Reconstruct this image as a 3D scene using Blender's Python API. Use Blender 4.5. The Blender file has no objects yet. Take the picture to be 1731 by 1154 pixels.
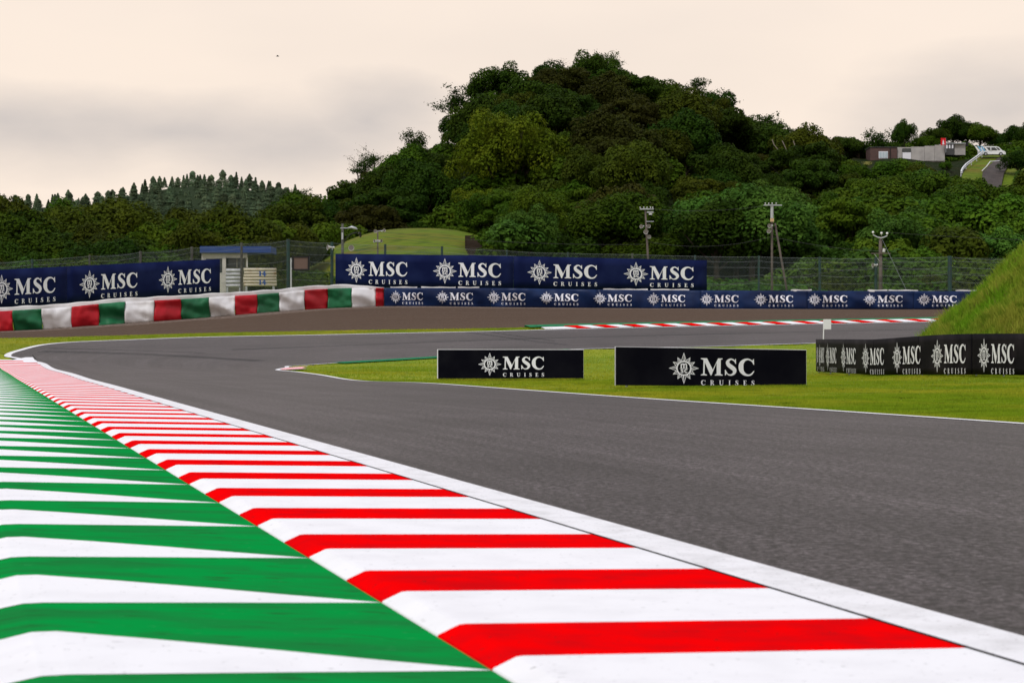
import bpy, math, random
import numpy as np
from mathutils import Vector, noise as mnoise, geometry as mgeo

S = bpy.context.scene
COL = S.collection
R = math.radians
rng = np.random.default_rng(7)
random.seed(7)

# ------------------------------------------------------------------ camera, world, sun, exposure
F = 3366.0            # focal length in photo pixels (70 mm on 36 mm, 1731 px wide)
CX, CY = 865.5, 577.0
CAMZ = 1.0
cam = bpy.data.cameras.new('camera')
camo = bpy.data.objects.new('camera', cam)
COL.objects.link(camo)
camo.location = (0, 0, CAMZ)
camo.rotation_euler = (R(90), 0, 0)
cam.lens = 70.0
cam.sensor_width = 36.0
cam.clip_start = 0.1
cam.clip_end = 6000
cam.dof.use_dof = True
cam.dof.focus_distance = 48.0
cam.dof.aperture_fstop = 6.8
S.camera = camo

SUN_EL, SUN_AZ = 52.0, -150.0     # azimuth from +Y clockwise
w = bpy.data.worlds.new('World')
S.world = w
w.use_nodes = True
nt = w.node_tree
nt.nodes.clear()
def WN(t, **k):
    n = nt.nodes.new(t)
    for a, b in k.items():
        setattr(n, a, b)
    return n
def wl(a, b): nt.links.new(a, b)
out = WN('ShaderNodeOutputWorld')
bg = WN('ShaderNodeBackground')
bg.inputs['Strength'].default_value = 0.1
wl(bg.outputs[0], out.inputs[0])
sky = WN('ShaderNodeTexSky', sky_type='NISHITA', sun_disc=False)
sky.sun_elevation = R(SUN_EL)
sky.sun_rotation = R(SUN_AZ)
sky.air_density = 1.0
sky.dust_density = 4.0
tc = WN('ShaderNodeTexCoord')
def wmath(op, a, b=None, clamp=False):
    n = WN('ShaderNodeMath', operation=op, use_clamp=clamp)
    for i, v in enumerate((a, b)):
        if v is None: continue
        if isinstance(v, (int, float)): n.inputs[i].default_value = v
        else: wl(v, n.inputs[i])
    return n.outputs[0]
def wnoise(scale, stretch, detail=5, off=(0, 0, 0)):
    m = WN('ShaderNodeMapping')
    m.inputs['Scale'].default_value = stretch
    m.inputs['Location'].default_value = off
    wl(tc.outputs['Generated'], m.inputs[0])
    n = WN('ShaderNodeTexNoise')
    n.inputs['Scale'].default_value = scale
    n.inputs['Detail'].default_value = detail
    n.inputs['Roughness'].default_value = 0.5
    wl(m.outputs[0], n.inputs['Vector'])
    return n.outputs['Fac']
n1 = wnoise(11, (1, 1, 2.6), 6, (0.3, 0, 0.1))
n2 = wnoise(3.0, (1, 1, 3.0), 4, (1.7, 0, 0.4))
def bank(px, py, rx, ry):
    """a cloud bank in a direction of the sky, with a ragged noisy edge"""
    d = Vector(((px - CX) / F, 1, (CY - py) / F)).normalized()
    sub = WN('ShaderNodeVectorMath', operation='SUBTRACT')
    wl(tc.outputs['Generated'], sub.inputs[0]); sub.inputs[1].default_value = d
    mul = WN('ShaderNodeVectorMath', operation='MULTIPLY')
    wl(sub.outputs[0], mul.inputs[0]); mul.inputs[1].default_value = (F / rx, 1.5, F / ry)
    ln = WN('ShaderNodeVectorMath', operation='LENGTH')
    wl(mul.outputs[0], ln.inputs[0])
    q = wmath('SUBTRACT', 1.35, ln.outputs['Value'])
    q = wmath('ADD', q, wmath('MULTIPLY', wmath('SUBTRACT', n1, 0.5), 1.7))
    return wmath('MULTIPLY', q, 0.75, True)
b = bank(300, 225, 560, 78)
b = wmath('MAXIMUM', b, bank(620, 205, 150, 75))
b = wmath('MAXIMUM', b, wmath('MULTIPLY', bank(1690, 185, 260, 85), 0.8))
b = wmath('MAXIMUM', b, wmath('MULTIPLY', wmath('MULTIPLY', wmath('SUBTRACT', n2, 0.5), 4.0, True), 0.25))
mx = WN('ShaderNodeMix', data_type='RGBA')
wl(b, mx.inputs[0])
mx.inputs[6].default_value = (10.3, 8.8, 7.55, 1)     # bright thin overcast
mx.inputs[7].default_value = (6.5, 5.9, 5.6, 1)     # greyer cloud
# the warm tint belongs to the air near the horizon; the overcast above it is neutral
sepz = WN('ShaderNodeSeparateXYZ'); wl(tc.outputs['Generated'], sepz.inputs[0])
elev = WN('ShaderNodeMapRange', interpolation_type='SMOOTHSTEP'); wl(sepz.outputs[2], elev.inputs[0])
elev.inputs[1].default_value = 0.12; elev.inputs[2].default_value = 0.6
mxe = WN('ShaderNodeMix', data_type='RGBA')
wl(elev.outputs[0], mxe.inputs[0]); wl(mx.outputs[2], mxe.inputs[6]); mxe.inputs[7].default_value = (7.2, 7.5, 8.5, 1)
mx2 = WN('ShaderNodeMix', data_type='RGBA')
mx2.inputs[0].default_value = 0.94
wl(sky.outputs[0], mx2.inputs[6]); wl(mxe.outputs[2], mx2.inputs[7])
wl(mx2.outputs[2], bg.inputs[0])

sl = bpy.data.lights.new('sun', 'SUN')
sl.energy = 1.9
sl.angle = R(14)
sl.color = (1.0, 0.97, 0.93)
so = bpy.data.objects.new('sun', sl)
COL.objects.link(so)
az, el = R(SUN_AZ), R(SUN_EL)
sd = Vector((math.sin(az) * math.cos(el), math.cos(az) * math.cos(el), math.sin(el)))
so.rotation_euler = (-sd).to_track_quat('-Z', 'Y').to_euler()

S.view_settings.view_transform = 'Standard'
S.view_settings.look = 'None'
S.view_settings.exposure = 0.0
S.view_settings.gamma = 1.0
S.view_settings.use_curve_mapping = False
S.render.engine = 'CYCLES'
S.cycles.use_denoising = True
S.cycles.max_bounces = 6
S.cycles.transparent_max_bounces = 12

# ------------------------------------------------------------------ helpers
def P(px, py, d):
    return Vector(((px - CX) / F * d, d, CAMZ + (CY - py) / F * d))

def tag(o, label=None, cat=None, group=None, kind=None):
    if label: o['label'] = label
    if cat: o['category'] = cat
    if group: o['group'] = group
    if kind: o['kind'] = kind
    return o

def empty(name, loc=(0, 0, 0), rz=0.0):
    o = bpy.data.objects.new(name, None)
    o.location = loc
    o.rotation_euler = (0, 0, rz)
    COL.objects.link(o)
    return o

def mkmesh(name, V, Fc, mats=None, fm=None, smooth=False, uv=None):
    me = bpy.data.meshes.new(name)
    if isinstance(V, np.ndarray):
        Fa = np.asarray(Fc, dtype=np.int32)
        k = Fa.shape[1]
        me.vertices.add(len(V)); me.vertices.foreach_set('co', V.astype(np.float32).ravel())
        me.loops.add(Fa.size); me.loops.foreach_set('vertex_index', Fa.ravel())
        me.polygons.add(len(Fa))
        me.polygons.foreach_set('loop_start', np.arange(0, Fa.size, k, dtype=np.int32))
        me.polygons.foreach_set('loop_total', np.full(len(Fa), k, dtype=np.int32))
    else:
        me.from_pydata([tuple(v) for v in V], [], Fc)
    if mats:
        for m in (mats if isinstance(mats, (list, tuple)) else [mats]):
            me.materials.append(m)
    if fm is not None:
        me.polygons.foreach_set('material_index', np.asarray(fm, dtype=np.int32))
    if smooth:
        me.polygons.foreach_set('use_smooth', np.ones(len(me.polygons), dtype=bool))
    if uv is not None:
        lay = me.uv_layers.new(name='UVMap')
        li = np.empty(len(me.loops), dtype=np.int32)
        me.loops.foreach_get('vertex_index', li)
        lay.data.foreach_set('uv', np.asarray(uv, dtype=np.float32)[li].ravel())
    me.update(calc_edges=True)
    me.validate()
    return me

def obj(name, me, parent=None, loc=None, keep=True):
    """links one mesh object; geometry given in world coordinates is kept in place under a parent that has moved"""
    o = bpy.data.objects.new(name, me)
    COL.objects.link(o)
    if parent is not None:
        o.parent = parent
        if keep and loc is None:
            from mathutils import Matrix
            M = Matrix.LocRotScale(parent.location, parent.rotation_euler, parent.scale)
            o.matrix_parent_inverse = M.inverted()
    if loc is not None: o.location = loc
    return o

class MB:
    """collects simple solids into one mesh"""
    def __init__(s): s.V = []; s.F = []
    def add(s, V, Fc):
        b = len(s.V); s.V += [Vector(v) for v in V]; s.F += [[i + b for i in f] for f in Fc]; return s
    def box(s, c, size, rz=0.0, tilt=None):
        hx, hy, hz = size[0] / 2, size[1] / 2, size[2] / 2
        from mathutils import Matrix
        M = Matrix.Rotation(rz, 3, 'Z')
        if tilt: M = M @ Matrix.Rotation(tilt, 3, 'Y')
        pts = [Vector(c) + M @ Vector((a * hx, b_ * hy, e * hz)) for e in (-1, 1) for a, b_ in ((-1, -1), (1, -1), (1, 1), (-1, 1))]
        return s.add(pts, [[3, 2, 1, 0], [4, 5, 6, 7], [0, 1, 5, 4], [1, 2, 6, 5], [2, 3, 7, 6], [3, 0, 4, 7]])
    def tube(s, pts, r, n=8, caps=True):
        pts = [Vector(p) for p in pts]
        rs = r if isinstance(r, (list, tuple)) else [r] * len(pts)
        rings = []
        prev = None
        V = []
        for i, p in enumerate(pts):
            t = (pts[min(i + 1, len(pts) - 1)] - pts[max(i - 1, 0)])
            if t.length < 1e-9: t = Vector((0, 0, 1))
            t.normalize()
            ref = prev if prev is not None else (Vector((1, 0, 0)) if abs(t.z) > 0.8 else Vector((0, 0, 1)))
            a = (ref - t * ref.dot(t))
            if a.length < 1e-6: a = t.orthogonal()
            a.normalize(); prev = a
            bb = t.cross(a)
            for k in range(n):
                an = 2 * math.pi * k / n
                V.append(p + (a * math.cos(an) + bb * math.sin(an)) * rs[i])
        Fc = []
        for i in range(len(pts) - 1):
            for k in range(n):
                Fc.append([i * n + k, i * n + (k + 1) % n, (i + 1) * n + (k + 1) % n, (i + 1) * n + k])
        if caps:
            Fc.append(list(range(n))[::-1]); Fc.append([(len(pts) - 1) * n + k for k in range(n)])
        return s.add(V, Fc)
    def prism(s, outline, y0, y1, f=lambda x, y, z: (x, y, z)):
        """outline in (x, z), extruded along y"""
        n = len(outline)
        V = [Vector(f(x, y0, z)) for x, z in outline] + [Vector(f(x, y1, z)) for x, z in outline]
        return s.add(V, [list(range(n)), list(range(n, 2 * n))[::-1]] + [[i, i + n, (i + 1) % n + n, (i + 1) % n] for i in range(n)])
    def mesh(s, name, mat, smooth=False):
        return mkmesh(name, s.V, s.F, mat, smooth=smooth)
    def build(s, name, mat, parent=None, smooth=False):
        return obj(name, s.mesh(name, mat, smooth), parent)

# ------------------------------------------------------------------ materials
def mat(name, col, rough=0.7, spec=0.3, metal=0.0, noise=None, bump=None, coord='Object', vary=0.0, stretch=(1, 1, 1)):
    """noise = list of (scale, detail, colour2, lo, hi) mixed over; bump = (scale, strength, distance)"""
    m = bpy.data.materials.new(name)
    m.use_nodes = True
    t = m.node_tree
    bs = t.nodes['Principled BSDF']
    bs.inputs['Roughness'].default_value = rough
    bs.inputs['Specular IOR Level'].default_value = spec
    bs.inputs['Metallic'].default_value = metal
    c = t.nodes.new('ShaderNodeTexCoord')
    mp = t.nodes.new('ShaderNodeMapping')
    mp.inputs['Scale'].default_value = stretch
    t.links.new(c.outputs[coord], mp.inputs[0])
    rgb = t.nodes.new('ShaderNodeRGB'); rgb.outputs[0].default_value = (*col, 1)
    cur = rgb.outputs[0]
    for (sc, det, c2, lo, hi) in (noise or []):
        nn = t.nodes.new('ShaderNodeTexNoise')
        nn.inputs['Scale'].default_value = sc; nn.inputs['Detail'].default_value = det
        t.links.new(mp.outputs[0], nn.inputs['Vector'])
        mr = t.nodes.new('ShaderNodeMapRange')
        mr.inputs['From Min'].default_value = lo; mr.inputs['From Max'].default_value = hi
        t.links.new(nn.outputs['Fac'], mr.inputs['Value'])
        x = t.nodes.new('ShaderNodeMix'); x.data_type = 'RGBA'
        t.links.new(mr.outputs[0], x.inputs[0]); t.links.new(cur, x.inputs[6])
        x.inputs[7].default_value = (*c2, 1)
        cur = x.outputs[2]
    if vary:
        oi = t.nodes.new('ShaderNodeObjectInfo')
        hs = t.nodes.new('ShaderNodeHueSaturation')
        mr = t.nodes.new('ShaderNodeMapRange')
        mr.inputs['To Min'].default_value = 1 - vary; mr.inputs['To Max'].default_value = 1 + vary
        t.links.new(oi.outputs['Random'], mr.inputs['Value'])
        t.links.new(mr.outputs[0], hs.inputs['Value'])
        mh = t.nodes.new('ShaderNodeMath'); mh.operation = 'MULTIPLY_ADD'
        fr = t.nodes.new('ShaderNodeMath'); fr.operation = 'FRACT'
        m7 = t.nodes.new('ShaderNodeMath'); m7.operation = 'MULTIPLY'; m7.inputs[1].default_value = 7.31
        t.links.new(oi.outputs['Random'], m7.inputs[0]); t.links.new(m7.outputs[0], fr.inputs[0])
        t.links.new(fr.outputs[0], mh.inputs[0]); mh.inputs[1].default_value = 0.03; mh.inputs[2].default_value = 0.482
        t.links.new(mh.outputs[0], hs.inputs['Hue'])
        t.links.new(cur, hs.inputs['Color'])
        cur = hs.outputs[0]
    t.links.new(cur, bs.inputs['Base Color'])
    if bump:
        nn = t.nodes.new('ShaderNodeTexNoise')
        nn.inputs['Scale'].default_value = bump[0]; nn.inputs['Detail'].default_value = 4
        t.links.new(mp.outputs[0], nn.inputs['Vector'])
        bp = t.nodes.new('ShaderNodeBump')
        bp.inputs['Strength'].default_value = bump[1]; bp.inputs['Distance'].default_value = bump[2]
        t.links.new(nn.outputs['Fac'], bp.inputs['Height'])
        t.links.new(bp.outputs[0], bs.inputs['Normal'])
    return m

def leafmat(name, col, col2, scale=0.5, trans=0.3, vary=0.24, rough=0.65, spec=0.03):
    """leaves: colour drifts through the crown, some light passes through"""
    m = mat(name, col, rough, spec, noise=[(scale, 3, col2, 0.4, 0.62), (scale * 7, 2, tuple(c * 0.55 for c in col), 0.5, 0.75)], vary=vary)
    t = m.node_tree
    bs = t.nodes['Principled BSDF']
    src = bs.inputs['Base Color'].links[0].from_socket
    tr = t.nodes.new('ShaderNodeBsdfTranslucent')
    t.links.new(src, tr.inputs[0])
    mx = t.nodes.new('ShaderNodeMixShader'); mx.inputs[0].default_value = trans
    t.links.new(bs.outputs[0], mx.inputs[1]); t.links.new(tr.outputs[0], mx.inputs[2])
    t.links.new(mx.outputs[0], t.nodes['Material Output'].inputs[0])
    return m

M = {}
M['white_paint'] = mat('white_kerb_paint', (0.79, 0.78, 0.80), 0.7, 0.05, noise=[(3.0, 6, (0.73, 0.72, 0.74), 0.45, 0.7), (34, 3, (0.45, 0.44, 0.45), 0.66, 0.74)], bump=(60, 0.15, 0.004))
M['red_paint'] = mat('red_kerb_paint', (0.78, 0.001, 0.002), 0.8, 0.0, noise=[(4.0, 6, (0.56, 0.003, 0.005), 0.4, 0.7), (30, 3, (0.22, 0.01, 0.01), 0.66, 0.76)], bump=(60, 0.15, 0.004))
M['green_paint'] = mat('green_runoff_paint', (0.003, 0.255, 0.045), 0.8, 0.0, noise=[(2.2, 7, (0.010, 0.185, 0.04), 0.42, 0.62), (9.0, 5, (0.015, 0.12, 0.03), 0.56, 0.78), (30, 3, (0.05, 0.30, 0.11), 0.68, 0.80)], bump=(45, 0.2, 0.004), stretch=(0.6, 1.6, 1))
M['line'] = mat('white_line_paint', (0.76, 0.75, 0.77), 0.6, 0.2, noise=[(4, 6, (0.62, 0.61, 0.62), 0.45, 0.7), (50, 3, (0.35, 0.34, 0.34), 0.62, 0.74)], bump=(120, 0.3, 0.004))
M['gap'] = mat('dark_joint', (0.03, 0.028, 0.028), 0.9, 0.1)
M['concrete'] = mat('concrete', (0.34, 0.32, 0.30), 0.85, 0.2, noise=[(3, 5, (0.22, 0.21, 0.20), 0.4, 0.7)], bump=(30, 0.3, 0.01))
M['turf_g'] = mat('green_astroturf', (0.012, 0.19, 0.075), 0.9, 0.1, noise=[(3, 4, (0.01, 0.13, 0.05), 0.4, 0.7)])
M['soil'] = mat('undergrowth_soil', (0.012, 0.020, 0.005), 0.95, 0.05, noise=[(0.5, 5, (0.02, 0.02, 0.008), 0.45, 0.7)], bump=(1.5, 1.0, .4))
M['grass'] = mat('short_grass', (0.17, 0.24, 0.012), 0.9, 0.08, noise=[(0.16, 4, (0.27, 0.29, 0.018), 0.42, 0.62), (1.2, 5, (0.12, 0.20, 0.008), 0.5, 0.7), (14, 3, (0.07, 0.11, 0.006), 0.5, 0.72)], bump=(20, 0.6, 0.03))
M['blade'] = leafmat('grass_blade', (0.20, 0.30, 0.012), (0.36, 0.36, 0.024), 0.22, 0.35, 0.0, 0.7, 0.08)
M['verge'] = mat('verge_grass', (0.17, 0.20, 0.012), 0.9, 0.08, noise=[(0.3, 4, (0.26, 0.26, 0.02), 0.42, 0.62), (5, 4, (0.10, 0.13, 0.01), 0.5, 0.7)])
M['bankgrass'] = mat('bank_grass_ground', (0.07, 0.12, 0.008), 0.9, 0.08, noise=[(0.6, 5, (0.17, 0.12, 0.03), 0.5, 0.66), (5, 4, (0.05, 0.08, 0.006), 0.5, 0.7)], bump=(8, 0.6, 0.05))
M['bankblade'] = leafmat('bank_grass_blade', (0.1760, 0.3480, 0.0140), (0.3300, 0.3480, 0.0450), 0.45, 0.4, 0.0, 0.7, 0.08)
M['moundgrass'] = mat('mown_mound_grass', (0.105, 0.150, 0.012), 0.9, 0.08, noise=[(0.25, 5, (0.135, 0.115, 0.018), 0.45, 0.66), (1.5, 4, (0.04, 0.075, 0.006), 0.5, 0.7)], bump=(4, 0.5, 0.05), stretch=(0.4, 1.5, 1.5))
M['navy'] = mat('navy_vinyl', (0.0035, 0.0075, 0.046), 0.6, 0.06, noise=[(0.8, 4, (0.009, 0.016, 0.07), 0.4, 0.7)], bump=(1.5, 0.15, 0.05))
M['navy2'] = mat('navy_padded_vinyl', (0.0035, 0.0115, 0.050), 0.42, 0.2, noise=[(0.8, 4, (0.006, 0.022, 0.085), 0.4, 0.7)], bump=(1.2, 0.4, 0.08))
M['black'] = mat('black_board_vinyl', (0.0030, 0.0030, 0.0065), 0.7, 0.03, noise=[(1.5, 4, (0.007, 0.007, 0.011), 0.4, 0.7)])
M['blackwall'] = mat('black_wall_vinyl', (0.0035, 0.003, 0.005), 0.6, 0.05, noise=[(0.9, 5, (0.02, 0.016, 0.02), 0.5, 0.75)], bump=(1.2, 0.3, 0.05))
M['print'] = mat('white_print', (0.78, 0.78, 0.85), 0.6, 0.2)
M['printw'] = mat('white_wall_print', (0.72, 0.72, 0.75), 0.6, 0.2)
M['edge'] = mat('white_board_edge', (0.72, 0.72, 0.76), 0.6, 0.2)
M['p_red'] = mat('red_padding_vinyl', (0.42, 0.004, 0.012), 0.5, 0.3, noise=[(0.7, 4, (0.33, 0.004, 0.012), 0.4, 0.7)])
M['p_green'] = mat('green_padding_vinyl', (0.008, 0.125, 0.045), 0.5, 0.3, noise=[(0.7, 4, (0.007, 0.08, 0.03), 0.4, 0.7)])
M['p_white'] = mat('white_padding_vinyl', (0.70, 0.69, 0.70), 0.55, 0.3, noise=[(0.9, 5, (0.58, 0.56, 0.56), 0.45, 0.7)])
M['post_g'] = mat('dark_green_post', (0.018, 0.05, 0.045), 0.6, 0.3, noise=[(4, 4, (0.03, 0.035, 0.03), 0.45, 0.7)])
M['post_w'] = mat('weathered_post', (0.085, 0.085, 0.075), 0.8, 0.2, noise=[(4, 4, (0.05, 0.045, 0.04), 0.45, 0.7)])
M['wire'] = mat('steel_wire', (0.16, 0.18, 0.18), 0.6, 0.3)
M['net'] = mat('fence_net_wire', (0.10, 0.125, 0.12), 0.7, 0.2)
M['cable'] = mat('dark_cable', (0.05, 0.05, 0.05), 0.6, 0.3)
M['pole'] = mat('concrete_pole', (0.13, 0.105, 0.09), 0.85, 0.1, noise=[(2, 5, (0.07, 0.058, 0.05), 0.4, 0.7)])
M['galv'] = mat('galvanised_steel', (0.42, 0.44, 0.46), 0.45, 0.5, 0.3)
M['horn'] = mat('horn_plastic', (0.55, 0.55, 0.54), 0.5, 0.4)
M['hornin'] = mat('horn_inside', (0.16, 0.14, 0.13), 0.6, 0.3)
M['porc'] = mat('white_porcelain', (0.75, 0.75, 0.74), 0.3, 0.5)
M['blackm'] = mat('black_metal', (0.008, 0.008, 0.009), 0.5, 0.3)
M['screen'] = mat('blank_screen', (0.115, 0.072, 0.06), 0.35, 0.4)
M['blue'] = mat('blue_roof', (0.014, 0.045, 0.19), 0.6, 0.3, noise=[(2, 4, (0.02, 0.06, 0.22), 0.4, 0.7)])
M['cream'] = mat('cream_wall', (0.55, 0.53, 0.48), 0.8, 0.2, noise=[(1.5, 5, (0.43, 0.40, 0.36), 0.45, 0.7)])
M['glass'] = mat('dark_glass', (0.035, 0.045, 0.045), 0.15, 0.5)
M['pipe1'] = mat('silver_rail', (0.52, 0.53, 0.55), 0.45, 0.4, noise=[(3, 4, (0.36, 0.36, 0.37), 0.45, 0.7)])
M['pipe2'] = mat('cream_rail', (0.60, 0.54, 0.42), 0.6, 0.3, noise=[(2.5, 5, (0.36, 0.22, 0.10), 0.55, 0.75)])
M['bluemark'] = mat('blue_marking', (0.02, 0.09, 0.36), 0.6, 0.2)
M['brownwall'] = mat('brown_cladding', (0.105, 0.062, 0.055), 0.8, 0.2, noise=[(2, 4, (0.08, 0.05, 0.045), 0.4, 0.7)])
M['greywall'] = mat('grey_concrete_panel', (0.40, 0.38, 0.36), 0.85, 0.2, noise=[(1, 5, (0.30, 0.285, 0.275), 0.4, 0.7)])
M['darkroof'] = mat('dark_roof', (0.06, 0.06, 0.06), 0.7, 0.3)
M['redcloth'] = mat('red_cloth', (0.62, 0.012, 0.02), 0.7, 0.2)
M['whitecar'] = mat('white_car_paint', (0.74, 0.75, 0.77), 0.25, 0.5)
M['rubber'] = mat('tyre_rubber', (0.012, 0.012, 0.012), 0.8, 0.2)
M['lightblue'] = mat('light_blue_cloth', (0.16, 0.40, 0.62), 0.7, 0.2)
M['paleglass'] = mat('pale_pane', (.42, .50, .54), .3, .4)
M['orange'] = mat('tan_box', (0.52, 0.36, 0.20), 0.6, 0.3)
M['lane'] = mat('lane_asphalt', (0.075, 0.062, 0.057), 0.85, 0.1, noise=[(1, 4, (0.05, 0.042, 0.04), 0.4, 0.7)])
M['steps'] = mat('brown_terrace', (0.042, 0.03, 0.022), 0.9, 0.1, noise=[(1, 4, (0.03, 0.022, 0.016), 0.4, 0.7)])
M['bark'] = mat('bark', (0.075, 0.06, 0.045), 0.9, 0.1, noise=[(2, 5, (0.04, 0.032, 0.025), 0.4, 0.7)])
M['palebark'] = mat('pale_bark', (0.26, 0.22, 0.18), 0.9, 0.1)
M['leaf_dark'] = leafmat('leaf_dark_green', (0.0227, 0.0519, 0.0051), (0.0365, 0.0698, 0.0061))
M['leaf_mid'] = leafmat('leaf_mid_green', (0.0382, 0.0816, 0.0051), (0.0636, 0.1104, 0.0071))
M['leaf_camphor'] = leafmat('leaf_yellow_green', (0.0744, 0.1270, 0.0059), (0.1057, 0.1496, 0.0082), vary=0.05)
M['leaf_olive'] = leafmat('leaf_olive', (0.0391, 0.0581, 0.0051), (0.0592, 0.0776, 0.0061))
M['leaf_brown'] = leafmat('leaf_brownish', (0.0316, 0.0336, 0.0058), (0.0423, 0.0482, 0.0066))
M['leaf_vine'] = leafmat('leaf_vine', (0.0495, 0.1198, 0.0166), (0.0896, 0.1821, 0.0248), vary=0.22)
M['leaf_bright'] = leafmat('leaf_bright_bush', (0.0540, 0.1140, 0.0082), (0.0914, 0.1537, 0.0112), vary=0.25)
M['leaf_needle_hazed'] = leafmat('hazed_needles', (0.0921, 0.1425, 0.0806), (0.1422, 0.1916, 0.1008), vary=0.4)  # paler, bluer green: distance haze put into the leaf colour
M['leaf_plume'] = leafmat('pale_plume', (0.42, 0.38, 0.12), (0.30, 0.30, 0.08), vary=0.1)

# asphalt and gravel use the strip's own UV (u metres along, v metres across)
def asphalt_mat():
    m = bpy.data.materials.new('asphalt'); m.use_nodes = True
    t = m.node_tree; N = t.nodes; L = t.links
    bs = N['Principled BSDF']
    uv = N.new('ShaderNodeTexCoord')
    def nz(coord, scale, st=(1, 1, 1), det=4, rough=0.5):
        mp = N.new('ShaderNodeMapping'); mp.inputs['Scale'].default_value = st
        L.new(uv.outputs[coord], mp.inputs[0])
        n = N.new('ShaderNodeTexNoise'); n.inputs['Scale'].default_value = scale; n.inputs['Detail'].default_value = det
        n.inputs['Roughness'].default_value = rough
        L.new(mp.outputs[0], n.inputs['Vector']); return n.outputs['Fac']
    def mr(v, a, b_, c, d):
        n = N.new('ShaderNodeMapRange')
        for i, x in enumerate((a, b_, c, d)): n.inputs[i + 1].default_value = x
        L.new(v, n.inputs[0]); return n.outputs[0]
    def mul(a, b_):
        n = N.new('ShaderNodeMath'); n.operation = 'MULTIPLY'; L.new(a, n.inputs[0])
        if isinstance(b_, float): n.inputs[1].default_value = b_
        else: L.new(b_, n.inputs[1])
        return n.outputs[0]
    speck = mr(nz('Object', 20, det=4, rough=0.72), 0.42, 0.60, 0.25, 2.1)
    speck2 = mr(nz('Object', 75, det=2), 0.4, 0.6, 0.5, 1.5)
    patch = mr(nz('Object', 0.35, det=5), 0.35, 0.65, 0.80, 1.2)
    streak = mr(nz('UV', 1.0, (0.03, 2.2, 1), 4), 0.36, 0.64, 0.72, 1.25)
    fine = mr(nz('UV', 1.0, (0.06, 9.0, 1), 3), 0.35, 0.65, 0.93, 1.07)
    seamn = mr(nz('UV', 1.0, (0.012, 0.55, 1), 2), 0.60, 0.66, 1.0, 0.72)
    f = mul(mul(mul(mul(mul(speck, speck2), patch), streak), fine), seamn)
    cm = N.new('ShaderNodeMix'); cm.data_type = 'RGBA'; cm.blend_type = 'MULTIPLY'; cm.inputs[0].default_value = 1
    cm.inputs[6].default_value = (0.042, 0.0355, 0.037, 1)
    cb = N.new('ShaderNodeCombineColor')
    for i in range(3): L.new(f, cb.inputs[i])
    L.new(cb.outputs[0], cm.inputs[7])
    # small dark rubber crumbs
    cr = N.new('ShaderNodeTexVoronoi'); cr.inputs['Scale'].default_value = 2.4
    L.new(uv.outputs['Object'], cr.inputs['Vector'])
    crm = mr(cr.outputs['Distance'], 0.045, 0.06, 0.25, 1.0)
    cm2 = N.new('ShaderNodeMix'); cm2.data_type = 'RGBA'; cm2.blend_type = 'MULTIPLY'; cm2.inputs[0].default_value = 1
    cb2 = N.new('ShaderNodeCombineColor')
    for i in range(3): L.new(crm, cb2.inputs[i])
    L.new(cm.outputs[2], cm2.inputs[6]); L.new(cb2.outputs[0], cm2.inputs[7])
    L.new(cm2.outputs[2], bs.inputs['Base Color'])
    bs.inputs['Roughness'].default_value = 0.42
    bs.inputs['Specular IOR Level'].default_value = 0.045
    bs.inputs['Specular Tint'].default_value = (1.0, 0.93, 0.94, 1)
    bp = N.new('ShaderNodeBump'); bp.inputs['Strength'].default_value = 0.6; bp.inputs['Distance'].default_value = 0.006
    L.new(nz('Object', 32, det=4), bp.inputs['Height']); L.new(bp.outputs[0], bs.inputs['Normal'])
    return m
M['asphalt'] = asphalt_mat()

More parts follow.
